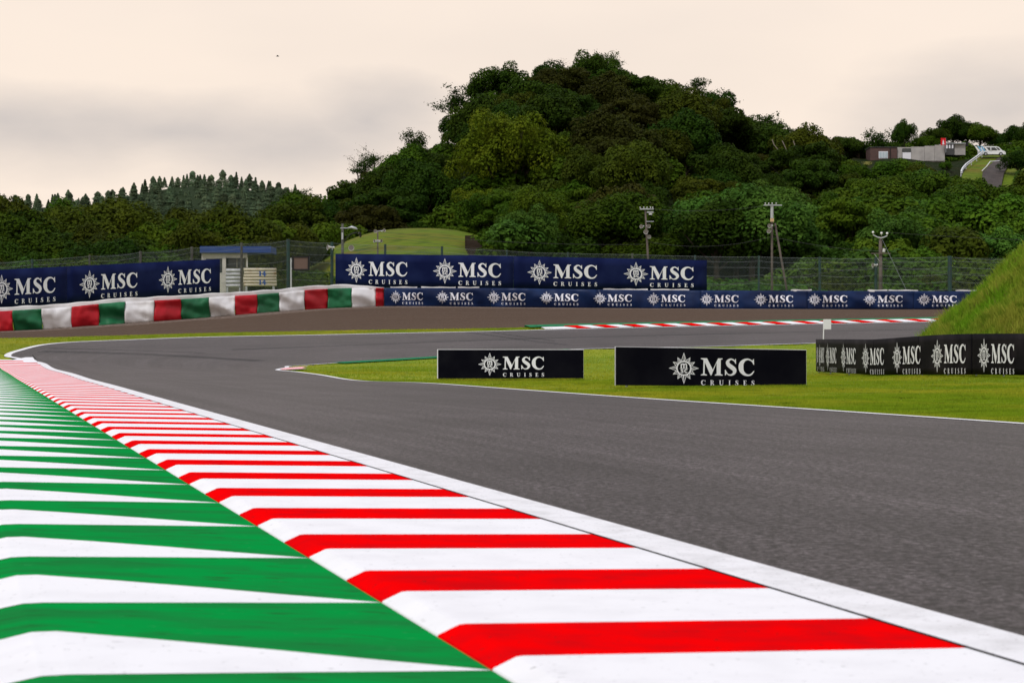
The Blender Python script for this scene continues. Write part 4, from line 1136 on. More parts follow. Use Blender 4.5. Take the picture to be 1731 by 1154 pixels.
# infield turf
inf_poly = np.vstack([INNER])
n = 640000
d = 1 / rng.uniform(1 / 90, 1 / 23, n); px = rng.uniform(440, 2400, n)
X = (px - CX) / F * d; Y = d
k = inside(np.vstack([offset(INNER, -.03), [(60, 100), (60, -20)]]), X, Y) & (bank_h(X, Y) < 0)
X, Y = X[k], Y[k]
blades('infield_grass', X, Y, Hn(X, Y), 0.034 + .016 * np.sin(X * .9 + 1.3 * np.sin(Y * .6)) * np.sin(Y * .55), .010 + Y * 0.00006, M['blade'], 'short yellow-green grass covering the infield under the black boards', .6)
n = 24000                                              # taller tufts along the boards' feet
seg = [((740, 57.0), (986, 57.0), .10), ((1041, 42), (1363, 44.8), .085), ((1386, 68.3), (1430, 63.2), .09), ((1430, 63.2), (1520, 57.5), .09), ((1520, 57.5), (1731, 49.9), .09)]
Xs, Ys, Hs = [], [], []
for (pa, da), (pb, db), hh_ in seg:
    q = rng.uniform(0, 1, 5200); dd_ = da + (db - da) * q; pp_ = pa + (pb - pa) * q
    off_ = -np.abs(rng.normal(0, .14, len(q))) - .05
    Xs.append((pp_ - CX) / F * dd_); Ys.append(dd_ + off_); Hs.append(np.full(len(q), hh_))
Xs, Ys, Hs = map(np.concatenate, (Xs, Ys, Hs))
blades('board_foot_grass', Xs, Ys, Hn(Xs, Ys), Hs * .6, .007, M['blade'], 'longer uncut grass along the feet of the black boards and wall', .6)
n = 60000                                             # verge on the far side
q = rng.uniform(0, 1, n); r_ = rng.uniform(0, 1, n)
vb = np.array(vb); tq = np.linspace(0, 1, len(ov_r))
ip = lambda a: np.interp(q, tq, a)
X = ip(ov_r[:, 0]) * r_ + ip(vb[:, 0]) * (1 - r_); Y = ip(ov_r[:, 1]) * r_ + ip(vb[:, 1]) * (1 - r_)
k = (CX + X / Y * F) < 935
blades('verge_grass', X[k], Y[k], Hn(X[k], Y[k]) + .015, .05, .015, M['blade'], 'strip of short grass between the far track edge and the gravel', .6)

# ------------------------------------------------------------------ terrain behind the fences
SIL = np.array([(-600, 330), (-200, 335), (0, 352), (420, 352), (470, 350), (500, 334), (545, 326), (580, 306), (610, 286), (640, 275), (680, 248), (715, 225), (740, 203), (760, 187), (790, 152), (840, 110), (870, 110), (905, 108), (950, 100), (1040, 92),
                (1060, 106), (1090, 116), (1130, 131), (1180, 148), (1215, 170), (1240, 192), (1270, 206), (1330, 220), (1380, 246), (1400, 256), (1440, 258), (1480, 262), (1600, 260), (1731, 260), (2000, 260), (2400, 260)], float)
RID = 285.0
def tree_h(px): return np.interp(px, [0, 450, 560, 1250, 1390, 1440, 3000], [7.3, 7.3, 7.3, 7.0, 4.6, 0.6, 0.3])
def hill_z(px, d):
    px = np.asarray(px, float); d = np.asarray(d, float)
    zr = CAMZ + (CY - np.interp(px, SIL[:, 0], SIL[:, 1])) / F * RID - tree_h(px)
    x = px * .011
    z0 = 2.4
    foot = np.interp(px, [0, 400, 560, 830, 900, 1400, 3000], [205, 195, 182, 176, 158, 152, 150])
    rd_ = np.interp(px, [0, 1380, 1440, 1731, 3000], [RID, RID, 262, 255, 255])
    s_ = (d - foot) / (rd_ - foot)
    sc = np.clip(s_, 0, 1)
    zr = np.where(rd_ < RID, CAMZ + (zr - CAMZ) * rd_ / RID, zr)
    z = z0 + (zr - z0) * (0.75 * sc + 0.25 * sc * sc * (3 - 2 * sc))
    z = np.where(s_ > 1, np.where(px > 1400, zr, zr - (s_ - 1) * 14), z)
    z = z + .5 * np.sin(px * .031 + d * .07) * np.sin(d * .11 - px * .013) * smooth(150, 180, d)
    yl = np.interp(d, [225, 230, 240, 247, 254, 262], [345, 324, 296, 279, 267, 265.5])
    lane_z = CAMZ + (CY - yl) / F * d
    z = np.where((px > 1600) & (px < 1775) & (d > 226) & (d < 266), np.minimum(z, lane_z - .12), z)
    return np.where(d < 150, 2.6 - (150 - d) * .1 * 1.0, z)
pxg = np.arange(-700, 2500, 14.0); dg = np.concatenate([np.arange(144, 300, 2.5), np.arange(300, 420, 12)])
PX, DG = np.meshgrid(pxg, dg)
V = np.stack([(PX - CX) / F * DG, DG, hill_z(PX, DG)], -1).reshape(-1, 3)
nn_ = len(pxg); i = np.arange(len(dg) - 1)[:, None] * nn_ + np.arange(nn_ - 1)[None]
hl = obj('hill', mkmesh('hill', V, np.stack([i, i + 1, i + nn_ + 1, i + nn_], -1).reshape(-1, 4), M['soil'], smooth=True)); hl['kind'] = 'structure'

# mown mound behind the fence
def mound_z(X, Y):
    zt = 11.1 * (1 - np.clip(np.abs((X + 8.2) / 15.5), 0, 1.3) ** 2.6)
    fr = 1 - np.clip((178 - Y) / 34.0, 0, 1.2) ** 1.6
    return np.maximum(zt * fr, -1)
grid('grassy_mound', np.arange(-25.2, -2.4, .6), np.arange(144, 181, .75), mound_z, M['moundgrass'])
ts = empty('terrace_steps', (-2.5, 172, 6)); ts['kind'] = 'structure'
for k in range(11):
    a = P(786 + k * 2.0, 398 + k * 4.0, 166 - k * .7); b_ = P(800 + k * 3.6, 398 + k * 4.0, 166 - k * .7)
    MB().box(((a.x + b_.x) / 2, a.y + 2, a.z - .55), (b_.x - a.x, 4, 1.1)).build('step', M['steps'], ts)

# far wooded ridge
pxg = np.arange(-900, 900, 20.0); dg = np.arange(430, 760, 15.0)
PX, DG = np.meshgrid(pxg, dg)
def far_z(px, d):
    y = np.interp(px, [-900, -300, 0, 100, 190, 240, 300, 350, 420, 470, 520, 700], [350, 352, 350, 345, 338, 322, 311, 309, 316, 324, 345, 380])
    zr = CAMZ + (CY - y) / F * 600
    s_ = np.clip((d - 440) / 160, 0, 1)
    return np.where(d > 600, zr - (d - 600) * .15, 2 + (zr - 2) * s_ ** .9)
V = np.stack([(PX - CX) / F * DG, DG, far_z(PX, DG)], -1).reshape(-1, 3)
nn_ = len(pxg); i = np.arange(len(dg) - 1)[:, None] * nn_ + np.arange(nn_ - 1)[None]
hl = obj('far_hill', mkmesh('far_hill', V, np.stack([i, i + 1, i + nn_ + 1, i + nn_], -1).reshape(-1, 4), mat('wooded_ridge_floor', (0.022, 0.034, 0.015), .95, .05), smooth=True)); hl['kind'] = 'structure'

# ------------------------------------------------------------------ trees
def leaves(C, Nrm, size, flat=0.38, asp=0.6):
    """leaf-sized rhombs at points C facing roughly along Nrm"""
    n = len(C)
    nr = Nrm + rng.normal(0, flat, (n, 3)); nr /= np.linalg.norm(nr, axis=1)[:, None]
    r = rng.normal(0, 1, (n, 3)); a = np.cross(nr, r); a /= np.linalg.norm(a, axis=1)[:, None]
    b_ = np.cross(nr, a)
    s_ = (size * rng.uniform(.6, 1.35, n))[:, None]
    V = np.stack([C - a * s_, C - b_ * s_ * asp, C + a * s_, C + b_ * s_ * asp], 1)
    return V.reshape(-1, 3)
def crown_mesh(name, rx, rz, zc, nl, lr, leaf, nleaf, m, flatlobes=1.0, up=0.25, sparse=False):
    """crown of many overlapping leafy clumps; z = 0 at the tree's foot"""
    th = rng.uniform(0, 2 * np.pi, nl); cz = rng.uniform(-.55, 1, nl)
    rr = np.sqrt(np.maximum(0, 1 - cz ** 2))
    rad = rng.uniform(.55, .92, nl)
    Cn = np.stack([np.cos(th) * rr * rad * rx, np.sin(th) * rr * rad * rx, cz * rad * rz + zc], 1)
    # a few main limbs carry the foliage, so the outline is uneven
    ns = 6; sub = rng.normal(0, 1, (ns, 3)); sub /= np.linalg.norm(sub, axis=1)[:, None]; sub[:, 2] = np.abs(sub[:, 2]) * .9 - .15
    pick = rng.integers(0, ns, nl)
    Cn = np.array([0, 0, zc]) + (Cn - np.array([0, 0, zc])) * .66 + sub[pick] * np.array([rx * .42, rx * .42, rz * .42])
    Lr = lr * rng.uniform(.65, 1.3, nl)
    k = rng.choice(nl, nleaf, p=(Lr ** 2) / (Lr ** 2).sum())
    dr = rng.normal(0, 1, (nleaf, 3)); dr[:, 2] += up; dr /= np.linalg.norm(dr, axis=1)[:, None]
    sh = rng.uniform(.80, 1.06, nleaf)
    # second level: small bumps on each clump
    bump = 1 + .16 * np.sin(dr[:, 0] * 7 + k * 1.7) * np.sin(dr[:, 1] * 7 + k) * np.sin(dr[:, 2] * 7 + k * .6)
    C = Cn[k] + dr * (Lr[k] * sh * bump)[:, None] * np.array([1, 1, flatlobes])
    nrm = dr + np.array([0, 0, .35])
    V = leaves(C, nrm, leaf)
    return mkmesh(name, V, np.arange(len(V)).reshape(-1, 4), m), Cn
def trunk_mesh(name, Cn, zc, r0, m, nb=10):
    mb = MB()
    top_ = Vector((random.uniform(-.3, .3), random.uniform(-.3, .3), zc))
    mb.tube([Vector((0, 0, -.8)), top_ * .35, top_ * .7, top_], [r0 * 1.3, r0, r0 * .75, r0 * .4], 7)
    for i in random.sample(range(len(Cn)), min(nb, len(Cn))):
        c = Vector(Cn[i]); s_ = top_ * random.uniform(.35, .85)
        md = s_.lerp(c, .5) + Vector((0, 0, -.25))
        mb.tube([s_, md, c], [r0 * .45, r0 * .28, r0 * .1], 5, False)
    return mb.mesh(name, m)
def kind_set(n, matname, **kw):
    o_ = []
    for i in range(n):
        cm, Cn = crown_mesh('crown', m=M[matname], **kw)
        o_.append((cm, trunk_mesh('trunk', Cn, kw['zc'], kw.get('rx', 4) * .055, M['bark'])))
    return o_
def swap(sets, matname):
    o_ = []
    for cm, tm in sets:
        c2 = cm.copy(); c2.materials.clear(); c2.materials.append(M[matname]); o_.append((c2, tm))
    return o_
BR = kind_set(6, 'leaf_dark', rx=4.2, rz=3.3, zc=4.6, nl=70, lr=.92, leaf=.155, nleaf=15000)
BR2 = kind_set(3, 'leaf_dark', rx=4.0, rz=2.9, zc=4.4, nl=85, lr=.72, leaf=.145, nleaf=15000, flatlobes=.6)
SH = kind_set(4, 'leaf_bright', rx=1.7, rz=1.25, zc=1.2, nl=22, lr=.62, leaf=.13, nleaf=3600)
CON = []
for i in range(7):
    n = 1500; z = rng.uniform(0, 1, n) ** 0.8; r = ((1 - z) ** (1.0, .8, .65, .5, .45, .9, .6)[i]) * (2.3, 2.1, 2.4, 2.8, 3.2, 1.9, 2.6)[i] * (1 + .25 * np.sin(z * (40, 33, 24, 14, 11, 37, 19)[i] + i)) + .1
    a = rng.uniform(0, 2 * np.pi, n); rr = r * rng.uniform(.55, 1.05, n)
    C = np.stack([np.cos(a) * rr, np.sin(a) * rr, 1.2 + z * 10.5 - rr * .25], 1)
    CON.append(mkmesh('conifer', leaves(C, np.stack([np.cos(a), np.sin(a), np.full(n, .6)], 1), .42, .5), np.arange(n * 4).reshape(-1, 4), M['leaf_needle_hazed']))
SETS = {'leaf_dark': BR + BR2, 'leaf_mid': swap(BR + BR2, 'leaf_mid'), 'leaf_olive': swap(BR + BR2[:2], 'leaf_olive'), 'leaf_brown': swap(BR2 + BR[:1], 'leaf_brown'),
        'leaf_vine': swap(BR[:3], 'leaf_vine'), 'bush_bright': SH, 'bush_dark': swap(SH, 'leaf_mid'), 'bush_vine': swap(SH, 'leaf_vine'), 'bush_olive': swap(SH, 'leaf_olive')}
def tree(name, sset, loc, sc, label, group, cat='tree', zs=1.0, lay=None):
    cm, tm = random.choice(SETS[sset]) if isinstance(sset, str) else sset
    t = empty(name, loc, random.uniform(0, 6.28))
    t.scale = (sc * random.uniform(.9, 1.2), sc * random.uniform(.9, 1.2), sc * zs * random.uniform(.88, 1.06))
    tag(t, label, cat, group)
    c = bpy.data.objects.new('crown', cm); c.parent = t; COL.objects.link(c)
    if tm is not None:
        c = bpy.data.objects.new('trunk', tm); c.parent = t; COL.objects.link(c)
    return t
SPN = {'leaf_dark': 'dark green', 'leaf_mid': 'mid green', 'leaf_olive': 'olive green', 'leaf_brown': 'brownish', 'leaf_vine': 'vine-covered bright green'}
# the wood on the round hill
cam_spot = (868, 226.0)
cnt = 0
placed = []
for d in np.arange(172, 292, 7.2):
    step = 6.3 / d * F
    for px in np.arange(440 + random.uniform(0, step), 1800, step):
        p = px + random.uniform(-.32, .32) * step; dd_ = d + random.uniform(-2.6, 2.6)
        if p < 892 and dd_ < 202: continue
        if p < 560 and dd_ < 200: continue
        z = float(hill_z(p, dd_)); yy = CY - (z + 5 - CAMZ) / dd_ * F; small = 1
        right = p > 1385
        if right and (dd_ > 246 or CY - (z + 6.4 - CAMZ) / dd_ * F < (322 if p < 1550 else 345)): continue
        if abs(p - cam_spot[0]) < 100 and 192 < dd_ < 236 and CY - (z + 6.6 - CAMZ) / dd_ * F < 290:
            if CY - (z + 3.4 - CAMZ) / dd_ * F < 296: continue
            small = .52
        # species by place
        u = random.random()
        low = yy > 330
        if p > 1190 and yy > 300: sp = 'leaf_vine' if u < .38 else 'leaf_mid' if u < .7 else 'leaf_dark'
        elif p > 830 and yy > 360: sp = 'leaf_vine' if u < .32 else 'leaf_mid' if u < .6 else 'leaf_dark'
        elif 900 < p < 1060 and yy < 260: sp = 'leaf_brown' if u < .3 else 'leaf_dark' if u < .8 else 'leaf_olive'
        elif p > 1180: sp = 'leaf_olive' if u < .4 else 'leaf_dark' if u < .9 else 'leaf_brown'
        else: sp = 'leaf_dark' if u < .45 else 'leaf_olive' if u < .68 else 'leaf_mid' if u < .94 else 'leaf_brown'
        sc = random.choice([random.uniform(.6, .85), random.uniform(.85, 1.1), random.uniform(1.05, 1.35)]) * (.8 if right else 1) * (.9 if dd_ > 270 else 1) * small
        sil_y = float(np.interp(p, SIL[:, 0], SIL[:, 1])) - 5
        while CY - (z - .8 + 7.4 * sc - CAMZ) / dd_ * F < sil_y and sc > .3: sc *= .93
        band = 'crest' if dd_ > 266 else 'upper slope' if dd_ > 236 else 'middle slope' if dd_ > 212 else 'lower slope' if dd_ > 190 else 'foot of the hill'
        side = [w_ for lim, w_ in ((570, 'above the screen'), (660, "above the centre banner's first logo"), (760, 'above the grassy mound'), (830, "above the centre banner's second logo"), (940, "above the centre banner's third logo"), (1040, "left of the leaning pole"),
                (1140, 'above the leaning pole'), (1250, 'left of the tallest pole'), (1350, 'above the tallest pole'), (1440, 'between the two right poles'), (1540, 'above the stout pole'), (9999, 'above the curved wall')) if p < lim][0]
        szw = 'large ' if sc > 1.06 else 'small ' if sc < .86 else ''
        nm = 'vine_covered_tree' if sp == 'leaf_vine' else 'broadleaf_tree'
        tree(nm, sp, ((p - CX) / F * dd_, dd_, z - .8), sc, f'{szw}{SPN[sp]} tree on the {band}, {side}', 'trees of the wood on the round hill')
        cnt += 1
for d in np.arange(180, 284, 8.0):
    step = 7.4 / d * F
    for px in np.arange(455, 1390, step):
        p = px + random.uniform(-.4, .4) * step; dd_ = d + random.uniform(-3, 3)
        if p < 895 and dd_ < 202: continue
        z = float(hill_z(p, dd_)); sc_ = random.uniform(1.3, 2.1)
        if random.random() < .12: continue
        sp = random.choice(['bush_dark', 'bush_dark', 'bush_olive'])
        tree('understory_shrub', sp, ((p - CX) / F * dd_, dd_, z - .3), sc_, 'shrub growing between the trees of the hill wood, ' + ('left side' if p < 760 else 'middle' if p < 1100 else 'right side') + (' near the crest' if dd_ > 258 else ' halfway up' if dd_ > 215 else ' low down'), 'shrubs under the trees of the round hill', 'shrub')
# notable crowns
cams, Cn = crown_mesh('crown', 7.8, 7.0, 6.8, 120, 1.35, .18, 30000, M['leaf_camphor'])
camt = trunk_mesh('trunk', Cn, 6.0, .4, M['bark'], 16)
p0, d0 = 862, 224.0
tree('camphor_tree', (cams, camt), ((p0 - CX) / F * d0, d0, P(0, 300, d0).z - 6.6), 1.0, 'big domed yellow-green tree standing out in the middle of the wooded hill', 'single trees that stand out on the hill')
tree('camphor_tree', (cams, camt), ((820 - CX) / F * 214, 214, P(0, 372, 214).z - 6.6 * .62), .62, 'smaller yellow-green tree just below the big domed tree on the hill', 'single trees that stand out on the hill')
# open, branching trees on the skyline
def open_tree(hgt, spread, nb, nleaf, leaf, m, bare=False):
    mb = MB(); tips = []
    top_ = Vector((random.uniform(-.4, .4), 0, hgt * .75))
    mb.tube([Vector((0, 0, -1)), top_ * .5 + Vector((.2, 0, 0)), top_], [.16, .11, .05], 6)
    for i in range(nb):
        s_ = top_ * random.uniform(.3, .98)
        a = random.uniform(0, 6.28); e_ = s_ + Vector((math.cos(a) * spread, math.sin(a) * spread, random.uniform(.15, .5) * hgt * .6)) * random.uniform(.5, 1)
        md = s_.lerp(e_, .5) + Vector((0, 0, -.15))
        mb.tube([s_, md, e_], [.055, .035, .015], 4, False); tips += [e_, e_, md.lerp(e_, .5)]
        for j in range(4):
            e2 = e_ + Vector((random.uniform(-.9, .9), random.uniform(-.9, .9), random.uniform(-.1, .8)))
            mb.tube([md.lerp(e_, random.uniform(.2, .9)), e2], [.025, .008], 3, False); tips.append(e2)
    T = np.array([tuple(v) for v in tips]); k = rng.choice(len(T), nleaf)
    dr = rng.normal(0, 1, (nleaf, 3)) * np.array([.38, .38, .22])
    V = leaves(T[k] + dr, dr + np.array([0, 0, .4]), leaf)
    return mkmesh('crown', V, np.arange(len(V)).reshape(-1, 4), m), mb.mesh('trunk', M['bark'])
OPEN = [open_tree(6, 2.2, 12, 2200, .14, M['leaf_dark']) for _ in range(3)]
BARE = [open_tree(5.5, 2.4, 16, 260, .10, M['leaf_brown']) for _ in range(2)]
for px, yb, d, sc, st_, lb in ((762, 148, 286, 1.0, OPEN[0], 'open dark tree leaning out on the left shoulder of the hill'), (690, 212, 284, .9, OPEN[1], 'open small-leaved tree on the lower left skyline of the hill'),
                          (616, 250, 280, .8, OPEN[2], 'loose dark tree on the left skyline beside the bare branching one'), (632, 236, 284, .85, BARE[0], 'nearly bare branching tree on the left skyline of the hill'),
                          (606, 256, 286, .6, BARE[1], 'small bare tree at the left end of the hill skyline'),
                          (1024, 86, 287, .8, OPEN[1], 'feathery tree at the very top of the hill'), (1002, 92, 288, .6, OPEN[0], 'low feathery tree left of the topmost one'), (942, 94, 288, .6, BARE[1], 'thin brown twiggy tree on the crest left of the summit'), (966, 97, 289, .6, BARE[0], 'second thin twiggy tree on the crest'),
                          (1172, 128, 286, .8, OPEN[2], 'open tree on the right shoulder of the hill'), (1212, 142, 284, 1.0, OPEN[0], 'tall open tree on the right skyline of the hill'), (1192, 150, 285, .8, BARE[1], 'half-bare tree between the open trees on the right skyline'),
                          (1290, 192, 282, .9, OPEN[1], 'open tree above the dip in the right skyline'), (1308, 200, 282, .8, OPEN[2], 'bushy open tree on the right skyline next to the dip'), (1345, 214, 280, .8, OPEN[0], 'low open tree near the right end of the hill skyline'),
                          (1494, 217, 262, .95, OPEN[0], 'bare-stemmed tree with tufts of leaves behind the brown building'), (1508, 222, 263, .9, OPEN[2], 'second tufted tree behind the brown building'), (500, 310, 270, .7, OPEN[1], 'dark loose tree where the hill meets the far ridge')):
    q = P(px, yb, d)
    tree('open_tree', st_, (q.x, q.y, q.z - 6.3 * sc), sc, lb, 'open trees on the skyline')
# columnar and round trees on the plateau at the right
for px, yb, d, sc, zs, sp, lb in ((1528, 262, 262, .42, 1.5, 'leaf_dark', 'narrow dark tree standing alone behind the grey building'), (1424, 272, 262, .6, .75, 'leaf_dark', 'dark low tree left of the brown building'), (1452, 272, 262, .45, .8, 'leaf_dark', 'small dark tree touching the brown building'),
                              (1562, 262, 272, .45, .9, 'leaf_mid', 'low tree behind the left part of the grey building'), (1582, 260, 274, .55, .9, 'leaf_dark', 'low dark tree beside the red flag'), (1612, 258, 276, .75, .9, 'leaf_dark', 'tallest tree behind the grey building'), (1636, 258, 276, .62, .95, 'leaf_dark', 'dark round tree right of the tallest one behind the grey building'),
                              (1656, 258, 275, .6, 1.0, 'leaf_mid', 'round tree behind the van'), (1690, 262, 285, .5, .8, 'leaf_dark', 'small tree right of the van'), (1722, 262, 278, .55, 1.0, 'leaf_dark', 'dark tree at the right end of the skyline'), (1745, 264, 275, .6, 1.0, 'leaf_dark', 'dark tree just beyond the right end of the skyline'), (1722, 300, 238, .55, .72, 'leaf_dark', 'round dark bush tree right of the sloping lane')):
    q = P(px, yb, d)
    tree('broadleaf_tree', sp, (q.x, q.y, q.z - .2), sc, lb, 'trees on the plateau at the right', zs=zs)
# bushes and scrub on the slope at the right and along the foot of the wood
def bush(p, dd_, sc, sp, label, group, z=None):
    z = float(hill_z(p, dd_)) if z is None else z
    tree('bush', sp, ((p - CX) / F * dd_, dd_, z - .25), sc, label, group, 'bush')
for d in list(np.arange(155, 196, 5.5)) + list(np.arange(196, 262, 5.2)):
    step = (3.9 if d > 195 else 4.6) / d * F
    for px in np.arange(1388, 1790, step):
        p = px + random.uniform(-.4, .4) * step; dd_ = d + random.uniform(-2, 2)
        z = float(hill_z(p, dd_)); yy = CY - (z - CAMZ) / dd_ * F
        bsc = random.uniform(.8, 1.45) * (1.35 if d < 195 else 1)
        if 1618 < p < 1722 and yy - bsc * 2.2 / dd_ * F < 300: continue
        while CY - (z + bsc * 2.3 - CAMZ) / dd_ * F < (269 if p < 1640 else 284) and bsc > .3: bsc *= .85
        if bsc <= .3: continue
        u = random.random()
        sp = 'bush_bright' if u < .5 else 'bush_vine' if u < .68 else 'bush_dark' if u < .88 else 'bush_olive'
        lv = 'near the top of' if yy < 295 else 'on the upper part of' if yy < 335 else 'halfway down' if yy < 380 else 'at the foot of'
        sd = [w_ for lim, w_ in ((1440, 'left of the stout pole'), (1475, 'below the plume grass'), (1520, 'below the brown building'), (1570, 'below the grey building'), (1620, 'below the cabin'), (1665, 'below the guard rail'), (1715, 'below the lane'), (9999, 'right of the lane')) if p < lim][0]
        bush(p, dd_, bsc, sp, ('large ' if bsc > 1.25 else '') + {'bush_bright': 'bright green', 'bush_vine': 'vine-covered', 'bush_dark': 'dark green', 'bush_olive': 'olive'}[sp] + f' bush {lv} the overgrown slope, {sd}', 'bushes on the overgrown slope at the right')
for px in np.arange(1396, 1780, 13):
    for dd_, yt in ((266, 252), (274, 243)):
        p = px + random.uniform(-5, 5); sc_ = random.uniform(1.0, 1.9)
        tp = P(p, yt + random.uniform(-3, 4), dd_)
        bush(p, dd_, sc_, 'bush_dark' if random.random() < .75 else 'bush_bright', 'dark bush on the skyline behind ' + ('the brown building' if p < 1515 else 'the grey building' if p < 1600 else 'the cabin' if p < 1650 else 'the van'), 'bushes on the skyline at the right', tp.z - 2.3 * sc_)
for px in np.arange(835, 1760, 21):
    for row in range(2):
        p = px + random.uniform(-9, 9); dd_ = 149 + row * 6 + random.uniform(-1.5, 3)
        u = random.random(); sp = 'bush_vine' if u < .35 else 'bush_bright' if u < .55 else 'bush_dark' if u < .85 else 'bush_olive'
        z = float(hill_z(p, dd_)) if row else H((p - CX) / F * dd_, dd_) - .1
        bush(p, dd_, random.uniform(.8, 1.5), sp, {'bush_bright': 'bright green', 'bush_vine': 'vine-covered', 'bush_dark': 'dark green', 'bush_olive': 'olive'}[sp] + ' bush right behind the fence, ' + ('left of the tallest pole' if p < 1300 else 'right of the tallest pole'), 'bushes behind the catch fences', z)
for ordw, (px, dd_, sc, sp, zy) in zip(('bright climber-covered small tree, rightmost', 'small dark tree set back, far right', 'bigger dark tree, high behind the shrubs,', 'broad dark tree above the top step', 'small dark shrub at the lowest step', 'rounded shrub just right of the lowest steps', 'leafy green shrub low in the middle', 'dark shrub halfway up the steps', 'small dark shrub at the top step', 'dense dark shrub right of the middle steps'), ((892, 160, 1.7, 'bush_vine', 420), (900, 170, 2.2, 'bush_dark', 400), (870, 178, 2.4, 'bush_dark', 395), (835, 180, 2.0, 'bush_dark', 395), (838, 160, 1.0, 'bush_dark', 445), (852, 159, 1.1, 'bush_mid', 436), (872, 160, 1.5, 'bush_vine', 425), (842, 166, 1.1, 'bush_dark', 412), (842, 176, .9, 'bush_dark', 402), (862, 172, 1.7, 'bush_dark', 410))):
    q = P(px, zy, dd_)
    if sc > 1.55: tree('broadleaf_tree', 'leaf_mid' if sp == 'bush_dark' else 'leaf_vine', (q.x, q.y, q.z - 1.6), sc * .36, ordw + ' beside the brown terrace steps', 'shrubs beside the terrace steps')
    else: bush(px, dd_, sc, 'bush_dark' if sp == 'bush_mid' else sp, ordw + ' beside the brown terrace steps', 'shrubs beside the terrace steps', q.z - 1.0)
for px, dd_, sc, sp in ((520, 141, 1.2, 'bush_dark'), (500, 138.5, .9, 'bush_bright'), (472, 137.5, 1.0, 'bush_bright'), (482, 136.5, .8, 'bush_dark'), (535, 139, .9, 'bush_olive'), (540, 144, 1.3, 'bush_dark'), (515, 146, 1.5, 'bush_dark'), (450, 141, 1.2, 'bush_dark'), (430, 140, 1.0, 'bush_bright'), (300, 134, 1.0, 'bush_dark'),
                        (255, 133, 1.0, 'bush_vine'), (200, 131, 1.0, 'bush_dark'), (150, 130, 1.0, 'bush_bright'), (100, 128, 1.1, 'bush_dark'), (40, 126, 1.0, 'bush_vine'), (0, 125, 1.0, 'bush_bright'), (-60, 124, 1.0, 'bush_dark'), (350, 140, 1.0, 'bush_dark')):
    if sc: bush(px, dd_, sc, sp, 'leafy bush behind the left fence, ' + ('between the screen and the mound' if px > 495 else 'between the hut and the screen' if px > 420 else 'beyond the left banner'), 'bushes behind the catch fences', H((px - CX) / F * dd_, dd_) + (1.3 if px < 360 else 0))
for px, py, d in ((1446, 291, 246), (1466, 283, 250), (1473, 322, 232)):
    q = P(px, py + 12, d)
    n = 700; a = rng.uniform(0, 6.28, n); zz = rng.uniform(0, 1.6, n); rr = .25 + .35 * zz
    rr = rr * rng.uniform(0, 1, n)
    C = np.stack([np.cos(a) * rr, np.sin(a) * rr, zz], 1)
    o = obj('plume_grass', mkmesh('plume_grass', leaves(C, np.stack([np.cos(a), np.sin(a), a * 0], 1), .09, .4, .3), np.arange(n * 4).reshape(-1, 4), M['leaf_plume']), loc=q)
    tag(o, {1446: 'pale yellow plume grass clump, left of two below the brown building', 1466: 'pale yellow plume grass clump, right of two below the brown building', 1473: 'small pale plume clump lower on the slope'}[px], 'plant', 'pale plume grass clumps on the slope')

# trees behind the left banner
LT = [(-70, 318, 158, 1.15), (-20, 318, 152, 1.0), (5, 326, 150, .9), (38, 345, 150, 1.0), (75, 345, 154, 1.05), (112, 342, 158, 1.0), (150, 330, 160, 1.0), (178, 322, 158, 1.05), (205, 326, 160, 1.0), (232, 345, 158, .95), (262, 374, 154, .85),
      (286, 364, 158, .9), (318, 354, 158, .95), (350, 352, 156, .95), (385, 350, 156, .95), (415, 352, 158, .95), (445, 362, 160, .9), (475, 368, 162, .8), (505, 385, 164, .62), (526, 400, 168, .4)]
def lw(p):
    return [w_ for lim, w_ in ((0, 'at the very left'), (60, "above the left banner's first lettering"), (120, "above the left banner's seam"), (185, "above the left banner's middle emblem"), (260, "above the left banner's middle lettering"), (335, "above the left banner's last emblem"), (400, 'above the hut'), (460, 'above the rail stacks'), (520, 'above the screen'), (9999, 'beside the mound')) if p < lim][0]
for i, (px, yt, d, sc) in enumerate(LT):
    sp = ('leaf_dark', 'leaf_olive', 'leaf_mid')[i % 3] if px < 250 else ('leaf_olive', 'leaf_mid', 'leaf_olive')[i % 3]
    tp = P(px, yt, d); hgt = 8.0 * sc
    tree('broadleaf_tree', sp, (tp.x, tp.y, tp.z - hgt), sc, f'tall {SPN[sp]} tree with its crown on the skyline, {lw(px)}', 'row of trees behind the left banner')
for row, (dd0, drop) in enumerate(((148, 42), (144, 75), (141, 100))):
    for px in np.arange(-120, 545 - row * 12, 31):
        p = px + random.uniform(-8, 8); d = dd0 + random.uniform(-1.5, 1.5)
        yt = np.interp(p, [a[0] for a in LT], [a[1] for a in LT]) + drop + random.uniform(-10, 12)
        if p > 512: continue
        sc = (.85, .75, .6)[row]
        tp = P(p, yt, d); sp = random.choice(['leaf_dark', 'leaf_olive', 'leaf_mid', 'leaf_olive' if p > 240 else 'leaf_dark'])
        tree('broadleaf_tree', sp, (tp.x, tp.y, tp.z - 8 * sc), sc, f"{('', 'low ', 'lowest ')[row]}{SPN[sp]} tree below the skyline trees, {lw(p)}", 'row of trees behind the left banner')
